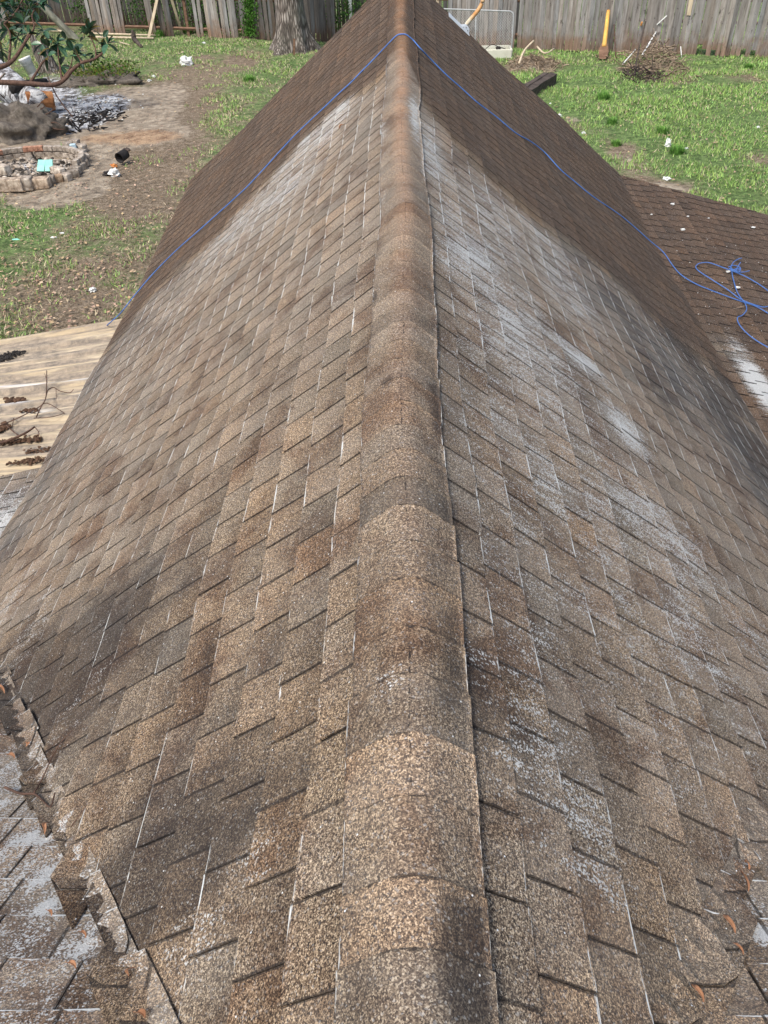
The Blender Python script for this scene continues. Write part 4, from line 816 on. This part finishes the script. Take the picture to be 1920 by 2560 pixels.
# bucket
bk = atz(86, 192); t = thing('bucket', 'white plastic bucket standing tilted in the grass', 'bucket'); mb = MB(); n = 28; vs = []
ax = (Vector((-.30, 0, 1))).normalized(); u1 = ax.cross(Vector((0, 1, 0))).normalized(); u2 = ax.cross(u1)
prof = [(0, .0), (.13, .0), (.135, .01), (.15, .40), (.165, .41), (.165, .47), (.172, .48), (.172, .52), (.155, .52), (.14, .10), (0, .09)]
for r, z in prof:
    for j in range(n): an = 2*math.pi*j/n; vs.append(bk+ax*z*1.12+(u1*math.cos(an)+u2*math.sin(an))*r*1.15)
mb.add(vs, [(i*n+j, i*n+(j+1) % n, (i+1)*n+(j+1) % n, (i+1)*n+j) for i in range(len(prof)-1) for j in range(n)]); mb.build('pail', M_WHITE, t, smoothf=True)
mb = MB(); mb.tube([bk+ax*.5+(u1*math.cos(a)+u2*math.sin(a))*.20+ax*-.12*math.sin(a) for a in np.linspace(0, math.pi, 12)], .006, 6); mb.build('handle', M_METAL, t)
# ---------------------------------------------------------------- uprooted magnolia, root ball, weeds mound
t = thing('fallen_magnolia', 'uprooted magnolia with an ash covered grey trunk and glossy leaf sprays', 'tree')
mb = MB(); L0, L1 = atz(-70, 190)+Z*.45, atz(108, 292)+Z*.28; P = [L0.lerp(L1, k/14) for k in range(15)]; n = 26; vs = []
for i, p in enumerate(P):
    r = .62-.30*(i/14); d = (L1-L0).normalized(); a_ = d.cross(Z).normalized(); b_ = d.cross(a_)
    for j in range(n): an = 2*math.pi*j/n; rr = r*(1+.25*mn.noise(Vector((math.cos(an)*1.5, math.sin(an)*1.5, i*.4)))); vs.append(p+(a_*math.cos(an)+b_*math.sin(an))*rr)
mb.add(vs, [(i*n+j, i*n+(j+1) % n, (i+1)*n+(j+1) % n, (i+1)*n+j) for i in range(14) for j in range(n)]+[tuple(14*n+j for j in range(n)), tuple(range(n-1, -1, -1))]); mb.build('trunk', M_ASH, t, smoothf=True)
mb = MB(); DP = 21.0
def bp(x, y, d=DP): return atd(x, y, d)
BR = [([(-20, 205), (60, 208), (130, 212), (160, 200), (180, 176), (205, 157), (235, 148), (262, 128)], .07), ([(75, 207), (92, 180), (105, 158), (118, 145)], .04), ([(155, 202), (150, 165), (146, 140), (145, 112)], .03), ([(-20, 170), (10, 165), (35, 148), (60, 110), (72, 85)], .07), ([(22, 155), (26, 110), (24, 80), (10, 60)], .035), ([(205, 157), (195, 140), (180, 120)], .03), ([(240, 146), (238, 120), (226, 92), (222, 75)], .025), ([(60, 110), (85, 70), (80, 40), (95, 8)], .03), ([(10, 60), (40, 30), (60, -10)], .03), ([(155, 198), (175, 170), (182, 140)], .025)]
for pts, r in BR:
    Q = crom([bp(*q) for q in pts], 5); mb.tube(Q, [r*(1-.6*i/len(Q)) for i in range(len(Q))], 7)
mb.build('branch', M_TWIG, t, smoothf=True)
mb = MB(); brn = (3.2, 1.0, .5, 1)
def mleaf(p, d, L, col):
    d = d.normalized(); s_ = d.cross(Vector((random.gauss(0, .4), random.gauss(0, .4), 1))).normalized(); nn_ = s_.cross(d); vs = []; K = 5
    for i in range(K+1):
        f = i/K; wv = L*.24*math.sin(math.pi*(f*.9+.06))**.8; c = p+d*L*f-Z*L*.18*f*f; vs += [c-s_*wv+nn_*wv*.35, c, c+s_*wv+nn_*wv*.35]
    mb.add(vs, [q for i in range(K) for q in ((i*3, i*3+1, i*3+4, i*3+3), (i*3+1, i*3+2, i*3+5, i*3+4))], col)
for (x, y, nl) in [(20, 75, 12), (8, 50, 9), (75, 22, 11), (60, 60, 9), (95, 5, 11), (118, -5, 8), (45, 95, 9), (70, 85, 9), (2, 125, 10), (-5, 100, 8), (118, 143, 7), (105, 110, 8), (145, 112, 10), (125, 120, 7), (182, 128, 11), (165, 100, 8), (195, 140, 8), (222, 75, 11), (215, 90, 6), (268, 110, 11), (258, 95, 5), (235, 135, 4), (152, 165, 4), (30, 20, 9), (0, 10, 8), (110, 78, 8)]:
    p = bp(x, y)
    for k in range(nl):
        a = random.random()*6.28; d = RT*math.cos(a)+Z*(math.sin(a)*.7+.1)+FW*random.gauss(0, .5); k_ = random.uniform(.5, 1.6)
        mleaf(p+d*.03, d, random.uniform(.22, .34), brn if random.random() < .16 else (k_, k_, k_, 1))
mb.build('foliage', M_MAG, t)
t = thing('root_ball', 'grey soil covered root ball between the burnt log and the fire ring', 'root ball')
mb = MB(); rc = atz(55, 350); blob(mb, rc+Vector((-.25, .5, .0)), .95, 4, (1.15, .9, .72), .22, 60, 36, -.3, 3.4); mb.build('soil_mass', M_SOIL, t, smoothf=True)
for k in range(14):
    mb = MB(); a = random.uniform(-.4, 3.6); p = rc+Vector((-.15+.9*math.cos(a), .3, .2+.7*math.sin(a))); d = Vector((math.cos(a), -random.random()*.8, math.sin(a)*.7)); mb.tube(crom([p, p+d*.15, p+d*.3+Vector((random.gauss(0, .08), 0, random.gauss(0, .08)))], 4), [.018-.0015*i for i in range(9)], 5); mb.build('root', M_TWIG, t, smoothf=True)
mb = MB(); a = atz(78, 290)+Z*.35; b = atz(142, 282)+Z*.30; mb.tube([a, a.lerp(b, .5), b], [.26, .27, .24], 16); tag(mb.build('charred_log', simple('scorched_orange_wood', [(.38, (.02, .016, .014)), (.5, (.22, .09, .035)), (.7, (.50, .25, .11))], 2.4, bumpd=.02), smoothf=False), 'short log with a scorched orange end beside the ash', 'log')
stick([atz(45, 285)+Z*.62, atz(90, 275)+Z*.66, atz(130, 262)+Z*.6], .13, 'charred_branch', 'thick charred black branch lying on the orange log', 'branch', M_BLACK, n=12)
stick([atz(132, 240)+Z*.5, atz(150, 270)+Z*.3, atz(183, 298)+Z*.05], .022, 'stick', 'thin brown stick leaning from the log to the ash', 'stick', M_TWIG)
stick([atz(0, 305)+Z*.8, atz(40, 278)+Z*.95], .03, 'stick', 'pale stick resting across the root ball', 'stick', M_DRY)
def debris(cx_, cy_, rx, ry, n, name, label, mats, cat, h=.25, ln=.35, r=.012):
    P = atz(cx_, cy_); q = ppm(P); yy = (atz(cx_, cy_-ry).y-atz(cx_, cy_+ry).y)/2; mb = MB()
    for i in range(n):
        a = random.random()*6.28; k = random.random()**.6; c = P+Vector((math.cos(a)*k*rx/q, math.sin(a)*k*yy, random.random()*h*(1-k))); d = Vector((random.gauss(0, 1), random.gauss(0, 1), random.gauss(0, .35))).normalized()*ln*random.uniform(.3, 1)
        kk = random.uniform(.4, 1.3); mb.tube([c, c+d*.5+Vector((random.gauss(0, .03), 0, random.gauss(0, .03))), c+d], r*random.uniform(.4, 1.4), 4, (kk, kk, kk, 1))
    return tag(mb.build(name, mats), label, cat)
mb = MB(); P = atz(255, 205); blob(mb, P-Z*.1, 1.0, 8, (1.25, .8, .42), .28, 50, 26, -.1, 3.5); t = thing('soil_mound', 'weedy mound of dark soil between the stump and the ash', 'mound'); mb.build('soil_mass', M_SOIL, t, smoothf=True)
mb = MB(); leafcloud(mb, P+Z*.35, 1.15, 900, .045, [(.7, .9, .4), (1.2, 1.1, .5)], (1.2, .7, .25))
for k in range(260):
    a = random.random()*6.28; c = P+Vector((math.cos(a)*1.2*random.random(), math.sin(a)*.7*random.random(), .3)); mb.tube([c, c+Vector((random.gauss(0, .15), -.1, random.uniform(-.1, .25)))], .006, 3, (3.5, 1.8, 1.2, 1))
mb.build('weeds', M_GREEN, t)
debris(220, 300, 90, 30, 130, 'charcoal_debris', 'black charcoal pieces and white scraps strewn over the ash', M_BLACK, 'charcoal', .1, .3, .018)['kind'] = 'stuff'
mb = MB()
for k in range(150):
    P = atz(random.gauss(235, 45), random.gauss(268, 18)); blob(mb, P+Z*.03, random.uniform(.012, .035), k, (1, 1, .5), .5, 6, 4)
tag(mb.build('white_ash_flakes', M_WHITE), 'white ash flakes in the burnt patch', 'ash', kind='stuff')
# ---------------------------------------------------------------- fire ring
def brick(x, y, sz, rot, label, mat=M_BRICK, name='brick', z=None, k=1., tilt=0, group='blocks and bricks ringing the fire pit', cat='brick', warm=0):
    P = atz(x, y); mb = MB(); mb.box((0, 0, 0), sz, None, (k*(1+warm), k, k*(1-warm), 1), jit=min(sz)*.06); o = mb.build(name, mat, bevel=min(sz)*.12)
    o.location = P+Z*(sz[2]/2+(z or 0)); o.rotation_euler = (tilt, random.gauss(0, .05), rot); return tag(o, label, cat, group)
pc = atz(72, 425); pcx = pc; 
ring = [];  RX, RY = 1.22, .95
for k in range(20):
    a = math.radians(-10+k*11.5); P = pc+Vector((RX*math.cos(a), RY*math.sin(a)+.05, 0))
    red = k in (9, 10, 13); mb = MB(); 
    for q in range(2): mb.box((random.gauss(0, .01), random.gauss(0, .01), .07+q*.125), (.24, .12, .11), None, (1.0, .62, .50, 1) if (red and q) else (random.uniform(.75, 1.15),)*3+(1,), jit=.008)
    # the two courses are separate bricks
    for q in range(2):
        m1 = MB(); m1.v = mb.v[q*8:q*8+8]; m1.f = mb.f[:6]; m1.c = mb.c[q*8:q*8+8]; o = m1.build('brick', M_BRICK, bevel=.012); o.location = P; o.rotation_euler = (0, 0, a+math.pi/2+random.gauss(0, .08))
        tag(o, ('red brick in the top course of the fire ring' if red else 'pale sooty brick in the top course of the fire ring') if q else 'lower course brick of the fire ring, mostly hidden by the one above', 'brick', ('red fire ring bricks' if red else 'upper fire ring bricks') if q else 'lower fire ring bricks')
brick(32, 478, (.56, .22, .27), .02, 'longest tan concrete block at the front of the fire ring', warm=.06)
brick(73, 474, (.24, .26, .27), .05, 'square tan block right of the longest block')
brick(106, 470, (.40, .24, .22), .04, 'cracked pale block in the middle of the ring front', warm=.1)
brick(132, 462, (.14, .22, .18), .2, 'narrow dark block right of the cracked pale block', k=.6)
brick(146, 456, (.22, .16, .16), .5, 'brown brick at the right front corner of the ring', k=.8, warm=.2)
brick(150, 446, (.36, .16, .14), -.6, 'cream brick lying inside the right front of the ring', k=1.25, z=.1)
brick(12, 441, (.36, .2, .2), -.5, 'rounded cream block lying in the left of the pit', k=1.25, z=.05)
for i, (x, y, lab) in enumerate([(175, 372, 'tan brick at the top of the loose column right of the ring'), (190, 366, 'white topped brick, highest of the loose column'), (205, 378, 'dark edged brick right of the loose column top'), (203, 392, 'knobbly stone in the loose column'), (208, 403, 'large tan stone on the bend of the loose column'), (212, 416, 'pale stone under the bend of the loose column'), (200, 424, 'flat white stone low in the loose column'), (192, 434, 'grey stone low in the loose column'), (185, 443, 'brown brick at the foot of the loose column'), (168, 452, 'dark flat brick beside the right end of the ring')]):
    brick(x, y, (random.uniform(.2, .3), .17, .16), random.uniform(-1, 1), lab, k=random.uniform(.7, 1.2), group='loose bricks right of the fire ring')
brick(187, 382, (.14, .12, .20), .3, 'pale blue plastic jug among the loose bricks', mat=simple('pale_blue_plastic', [(.3, (.45, .62, .70)), (.7, (.6, .75, .8))], 4, rough=.4), name='plastic_jug', cat='jug', group=None)
mb = MB()
for k in range(170):
    a = random.random()*6.28; q = random.random()**.5; P = pc+Vector((q*1.0*math.cos(a), q*.75*math.sin(a), .02)); kk = random.choice([.15, .5, 1., 1.2]); blob(mb, P+Z*.03, random.uniform(.03, .09), k, (1, 1, .6), .5, 6, 4, None, 1.6, (kk, kk, kk, 1))
tag(mb.build('burnt_rubbish', M_BRICK), 'burnt rubbish and ash heaped inside the fire ring', 'rubbish', kind='stuff')
t = thing('book', 'open turquoise book lying on the rubbish in the fire ring', 'book'); P = atz(120, 440)+Z*.22
for s_ in (-1, 1):
    mb = MB(); mb.box((0, 0, 0), (.17, .03, .27)); o = mb.build('cover', M_CYAN, t, bevel=.005); o.location = P+Vector((s_*.085, 0, .0)); o.rotation_euler = (-.8, 0, s_*.12)
# pot, white debris, orange bit
t = thing('metal_can', 'rusty black can lying on its side in the dry grass', 'can'); P = atz(308, 408); mb = MB()
ax = Vector((-.35, -.8, -.12)).normalized(); u1 = ax.cross(Z).normalized(); u2 = ax.cross(u1); n = 22; vs = []
pr_ = [(0, .30), (.125, .30), (.135, .27), (.14, 0), (.15, -.02), (.125, -.02), (.115, .22), (0, .23)]
for r, z in pr_:
    for j in range(n): an = 2*math.pi*j/n; vs.append(P+Z*.15-ax*(z-.1)*.8+(u1*math.cos(an)+u2*math.sin(an))*r*.8)
mb.add(vs, [(i*n+j, i*n+(j+1) % n, (i+1)*n+(j+1) % n, (i+1)*n+j) for i in range(len(pr_)-1) for j in range(n)]); mb.build('can_body', M_BLACK, t, smoothf=True)
mb = MB(); mb.tube([P+Z*.15-ax*.155, P+Z*.15-ax*.17], [.105, .09], 22); mb.build('rusty_base', M_RAIL, t)
def litter(x, y, r, label, mat=M_WHITE, sc=(1.2, 1, .6), group='litter on the lawn', name='litter', rough=.5):
    mb = MB(); P = atz(x, y); r *= .72; blob(mb, P+Z*(r*sc[2]*.6), r, x*.37+y, sc, rough, 12, 8, None, 2.4); return tag(mb.build(name, mat), label, 'litter', group)
litter(466, 162, .24, 'large crumpled white bag on the lawn', sc=(1.3, .8, .8)); litter(288, 440, .16, 'white and black lump left of the roof edge near the fire ring', sc=(1.1, .8, .8)); litter(270, 438, .12, 'blackened lump beside the white lump', M_BLACK)
litter(286, 416, .08, 'small orange scrap below the black can', M_YELLOW); litter(317, 378, .10, 'dark grey stone above the black can', M_DARKW)
litter(384, 193, .08, 'upper of two tiny white scraps right of the weedy mound'); litter(373, 203, .07, 'lower of two tiny white scraps right of the weedy mound')
litter(158, 587, .06, 'white scrap in the dark grass left of the roof'); litter(135, 597, .06, 'pale round scrap beside the dark grass scrap'); litter(44, 601, .07, 'pale turquoise strip in the left lawn', M_CYAN, (2.0, .6, .3)); litter(28, 580, .07, 'pinkish stone at the left edge of the lawn', M_DRY)
litter(100, 704, .07, 'beige stone above the patio cover', M_DRY); litter(232, 726, .07, 'pale grey scrap near the blue rope end'); litter(510, 109, .08, 'light blue scrap in the grass below the picket fence'); litter(456, 133, .07, 'yellowish scrap left of the white bag', M_NEWWOOD)
litter(1668, 368, .11, 'pale blue cup beside a grass tuft', sc=(.8, .8, 1.3)); litter(1715, 374, .06, 'white scrap right of the grass tuft'); litter(1399, 291, .07, 'white fragment at the roof edge near the bare soil'); litter(1458, 334, .06, 'white shard just right of the roof edge'); litter(1376, 261, .05, 'small white pebble under the dark timber'); litter(1666, 450, .08, 'white scrap in the dry strip behind the lower roof'); litter(1893, 320, .06, 'pale scrap near the right frame edge'); litter(1574, 168, .10, 'grey stone in the brush heap', M_DRY)
# tufts
for i, (x, y, s_, lab) in enumerate([(1692, 385, .30, 'tall grass tuft beside the pale blue cup'), (1508, 250, .32, 'dark grass tuft in the middle of the right lawn'), (1540, 365, .2, 'small tuft left of the bare soil'), (1530, 310, .22, 'bright weed tuft below the dark grass tuft'), (1655, 335, .25, 'low dark tuft above the pale blue cup'), (1870, 172, .22, 'tuft close to the fence foot at right'), (470, 82, .4, 'weed mound at the picket fence foot'), (520, 80, .45, 'taller weed mound under the grey pickets'), (400, 92, .35, 'weeds between the two propped boards'), (625, 205, .3, 'dark grass tuft left of the roof edge'), (325, 195, .35, 'weed tuft right of the soil mound')]):
    P = atz(x, y); mb = MB(); s_ *= .8
    for k in range(260):
        a = random.random()*6.28; r = random.random()*s_*.7; c = P+Vector((math.cos(a)*r, math.sin(a)*r, 0)); d = Vector((math.cos(a)*.4, math.sin(a)*.4, 1))*s_*random.uniform(.4, 1); w2 = Vector((-math.sin(a), math.cos(a), 0))*.012; kk = random.uniform(1.2, 3.2); mb.add([c-w2, c+w2, c+d], [(0, 1, 2)], (kk, kk*1.1, kk*.8, 1))
    tag(mb.build('grass_tuft', M_GREEN), lab, 'grass tuft', 'tufts in the lawn')

# ---------------------------------------------------------------- mesh gate, tray, piles, tools, timber
t = thing('chain_link_gate', 'galvanised chain link gate leaning in front of the board fence', 'gate')
ga, gb = atz(1278, 142), atz(1090, 132); gd = (gb-ga).normalized(); Hh = fpt(1296, 34).z-GZ; topr = Vector((ga.x, ga.y, 0)); 
rr0 = ray(1293, 30); hh_ = None
# height where the post meets the top bar, found on the gate's own vertical plane
gn = Vector((-gd.y, gd.x, 0)); r0_ = ray(1291, 30); tt_ = (ga-CAM).dot(gn)/r0_.dot(gn); Ht = (CAM+r0_*tt_).z-GZ; Wg = 4.4
mb = MB(); lean = Vector((0, .12, 0))
top = lambda u: ga+gd*u+Z*Ht+lean; bot = lambda u: ga+gd*u+Z*.05
mb.tube([bot(0), bot(0).lerp(top(0), .5), top(0)-Z*.12, top(.03)-Z*.04, top(.12), top(Wg*.5), top(Wg)], .022, 8); mb.tube([bot(0), bot(Wg)], .02, 8); mb.tube([bot(1.28), top(1.28)], .018, 8); mb.tube([bot(Wg), top(Wg)], .022, 8); mb.build('frame', M_METAL, t, smoothf=True)
mb = MB(); s_ = .085; k = -int(Ht/s_)-1
while k*s_ < Wg:
    for sg in (1, -1):
        u0 = k*s_; a_, b_ = (0., u0), (Ht, u0+Ht)
        pts = [(z, (u0+z) if sg > 0 else (u0+Ht-z)) for z in np.linspace(.05, Ht, 3)]
        q = [(z, u) for z, u in [(zz, (u0+zz) if sg > 0 else (u0+Ht-zz)) for zz in np.linspace(.05, Ht, 24)] if 0 <= u <= Wg]
        if len(q) > 1: mb.tube([bot(q[0][1]).lerp(top(q[0][1]), q[0][0]/Ht), bot(q[-1][1]).lerp(top(q[-1][1]), q[-1][0]/Ht)], .0035, 3)
    k += 1
mb.build('wire_mesh', M_METAL, t)
for (x, y0, lab, mat, r) in [(1092, 105, 'cream fence post right of the ridge', M_NEWWOOD, .045), (879, 95, 'white post in the dark gap left of the ridge', M_WHITE, .06), (847, 95, 'thin green metal stake in the dark gap left of the ridge', M_GREEN, .02)]:
    mb = MB(); c = atz(x, y0); mb.box(c+Z*.95, (r*2, r*2, 1.9)); tag(mb.build('fence_post', mat, bevel=.006), lab, 'post')
t = thing('plastic_tray', 'cream rectangular tub with a black fitting, on the grass by the gate', 'tub'); c = atz(1238, 146)
mb = MB(); 
def boxring(mb, c, sx, sy, h, tk):
    for (a, b, u_, v_) in ((0, -sy/2, sx, tk), (0, sy/2, sx, tk), (-sx/2, 0, tk, sy-tk), (sx/2, 0, tk, sy-tk)): mb.box(c+Vector((a, b, h/2)), (u_, v_, h))
    mb.box(c+Z*(h*.45), (sx-tk, sy-tk, .03))
boxring(mb, c+Vector((0, .35, 0)), 1.05, .75, .26, .07); mb.build('tub_body', simple('cream_plastic', [(.3, (.55, .55, .45)), (.7, (.72, .72, .62))], 3), t, bevel=.015)
mb = MB(); blob(mb, c+Vector((.12, .35, .22)), .09, 1, (1, 1, .8), .2); mb.build('fitting', M_BLACK, t); mb = MB(); mb.tube(crom([c+Vector((-.35, .3, .2)), c+Vector((-.1, .4, .34)), c+Vector((.12, .35, .28)), c+Vector((.36, .3, .22))], 5), .012, 6); mb.build('cable', M_BLACK, t)
debris(1340, 165, 70, 22, 260, 'brush_pile', 'low heap of dry twigs and leaves right of the cream tub', M_DRY, 'brush pile', .35, .35, .012)
stick([atz(1297, 168)+Z*.1, atz(1308, 158)+Z*.35, atz(1330, 150)+Z*.55], .04, 'bleached_branch', 'curved bleached branch at the left of the low brush heap', 'branch', M_NEWWOOD); stick([atz(1340, 152)+Z*.4, atz(1360, 160)+Z*.3, atz(1382, 152)+Z*.35], .03, 'bleached_branch', 'forked bleached branch at the right of the low brush heap', 'branch', M_NEWWOOD)
debris(1640, 165, 75, 38, 420, 'brush_pile', 'large tangled brush heap against the fence', M_DRY, 'brush pile', .8, .55, .012)
debris(1600, 190, 55, 20, 160, 'brush_pile', 'dark soil and twigs in front of the tangled brush heap', M_DARKW, 'brush pile', .25, .4, .014)
t = thing('railroad_tie', 'dark split railway sleeper lying beside the roof edge', 'timber'); a = atz(1318, 243)+Z*.13; b = atz(1372, 207)+Z*.13; d = (b-a).normalized(); s_ = d.cross(Z).normalized()*.22; a = a-d*.5
mb = MB(); vs = []
for i in range(9):
    c = a.lerp(b, i/8)
    for (p_, q_) in ((-1, -.14), (1, -.14), (1, .13), (.15, .15), (.05, .08), (-.1, .15), (-1, .12)): vs.append(c+s_*p_+Z*q_+Vector([random.gauss(0, .008) for _ in range(3)]))
mb.add(vs, [(i*7+j, i*7+(j+1) % 7, (i+1)*7+(j+1) % 7, (i+1)*7+j) for i in range(8) for j in range(7)]+[tuple(range(6, -1, -1)), tuple(56+j for j in range(7))]); mb.build('sleeper', M_DARKW, t)
# digging tool: yellow handle and rusty head
t = thing('digging_tool', 'tool with yellow orange handle standing against the fence', 'tool'); a = atz(1506, 152)+Z*.1; b = fpt(1522, 28)+fn_*.15; m_ = a.lerp(b, .3)
mb = MB(); mb.tube(crom([a.lerp(b, .22), a.lerp(b, .5), a.lerp(b, .8), b-Z*.03, b+Vector((0, 0, .03))], 4), [.075-.0012*i for i in range(17)], 10); mb.build('handle', M_YELLOW, t, smoothf=True)
mb = MB(); vs = []; K = 8
for i in range(K+1):
    f = i/K; c = m_.lerp(a-Z*.05, f); wv = .09+.06*math.sin(f*3.1); vs += [c-fd*wv, c+fn_*.05, c+fd*wv]
mb.add(vs, [q for i in range(K) for q in ((i*3, i*3+1, i*3+4, i*3+3), (i*3+1, i*3+2, i*3+5, i*3+4))]); o = mb.build('blade', M_RAIL, t); o.modifiers.new('s', 'SOLIDIFY').thickness = .015
debris(1512, 148, 20, 10, 60, 'splintered_wood', 'splintered pale wood around the foot of the yellow handled tool', M_DRY, 'wood scraps', .3, .25, .014)
stick([atz(1585, 118)+Z*.1, fpt(1606, 54)+fn_*.15], .035, 'handle_stick', 'short yellow stick leaning on the fence behind the brush', 'stick', M_YELLOW)
stick([atz(1585, 197), atz(1585, 197).lerp(fpt(1612, 70)+fn_*1.6, .6), fpt(1622, 38)+fn_*1.2], .03, 'metal_stake', 'thin dark upright stake in front of the brush heap', 'stake', M_DARKW)
stick([atz(1594, 128)+Z*.3, fpt(1668, 37)+fn_*.2], .022, 'white_stick', 'long white stick slanting up the fence', 'stick', M_WHITE); stick([atz(1603, 155)+Z*.2, atz(1638, 130)+Z*.75], .028, 'white_stick', 'short pale stick below the long slanting one', 'stick', M_WHITE)
stick([atz(1556, 165)+Z*.05, atz(1585, 150)+Z*.3], .02, 'white_stick', 'small pale stick at the left foot of the brush heap', 'stick', M_WHITE); stick([atz(1704, 145), fpt(1703, 112)+fn_*.3], .018, 'white_stick', 'short upright pale stick at the right of the brush heap', 'stick', M_WHITE)
stick([atz(1540, 150), fpt(1536, 60)+fn_*.1], .02, 'vine_stem', 'bare brown stem rising right of the yellow handled tool', 'stem', M_TWIG)
# ---------------------------------------------------------------- antenna mast on the right rake
t = thing('antenna_mast', 'bent cream and rust mast in a grey bracket on the right rake', 'mast')
s0_, Y0_ = pix_slope(1152, 80, 1); Y0_ = YE-.12; s0_ = .72
def rk(x, y, Yp):     # point on the vertical plane Y = Yp
    r = ray(x, y); return CAM+r*((Yp-CAM.y)/r.y)
hub = rk(1161, 76, YE-.05); mb = MB()
foot = rk(1168, 98, YE-.02)
pl_ = [rk(1165, 62, YE), rk(1180, 44, YE), rk(1192, 30, YE), rk(1203, 12, YE+.02), rk(1208, -8, YE+.03), rk(1209, -60, YE+.05), rk(1209, -150, YE+.08)]
mb.tube(crom(pl_, 5), .022, 14); mb.build('mast', M_MAST, t, smoothf=True)
M_GREYP = simple('pale_grey_paint', [(.3, (.42, .47, .52)), (.7, (.55, .60, .64))], 8, rough=.5)
mb = MB(); mb.tube([hub-Vector((0, .02, 0)), hub+Vector((0, .02, 0))], .055, 22); mb.build('pivot_disc', M_GREYP, t, bevel=.004)
mb = MB(); a_ = rk(1140, 62, YE-.03); b_ = rk(1172, 104, YE-.03); c_2 = rk(1150, 88, YE-.03)
mb.add([a_, rk(1165, 60, YE-.03), rk(1171, 75, YE-.03), b_, c_2], [(0, 1, 2, 3, 4)]); o = mb.build('bracket', M_GREYP, t); o.modifiers.new('s', 'SOLIDIFY').thickness = .03
for k in range(6):
    q = MB(); an = k*1.05; q.tube([hub+Vector((math.cos(an)*.035, -.022, math.sin(an)*.035)), hub+Vector((math.cos(an)*.035, -.030, math.sin(an)*.035))], .005, 8); q.build('bolt', M_BLACK, t)
mb = MB(); s1_, Yy = pix_slope(1150, 85, 1); mb.add([Vector(S(1, s1_-.14, YE-.16, .014)), Vector(S(1, s1_+.16, YE-.16, .014)), Vector(S(1, s1_+.16, YE-.01, .014)), Vector(S(1, s1_-.14, YE-.01, .014))], [(0, 1, 2, 3)]); o = mb.build('base_plate', M_GREYP, t); o.modifiers.new('s', 'SOLIDIFY').thickness = .006
mb = MB()
for k in range(30):
    a = hub+Vector((-.06+random.gauss(0, .025), -.02+random.gauss(0, .03), random.gauss(.01, .02))); blob(mb, a, random.uniform(.006, .014), k, (1, 1, .7), .5, 5, 4)
tag(mb.build('leaf_litter', M_DRY), 'dry crumbs caught behind the mast bracket', 'leaf litter')
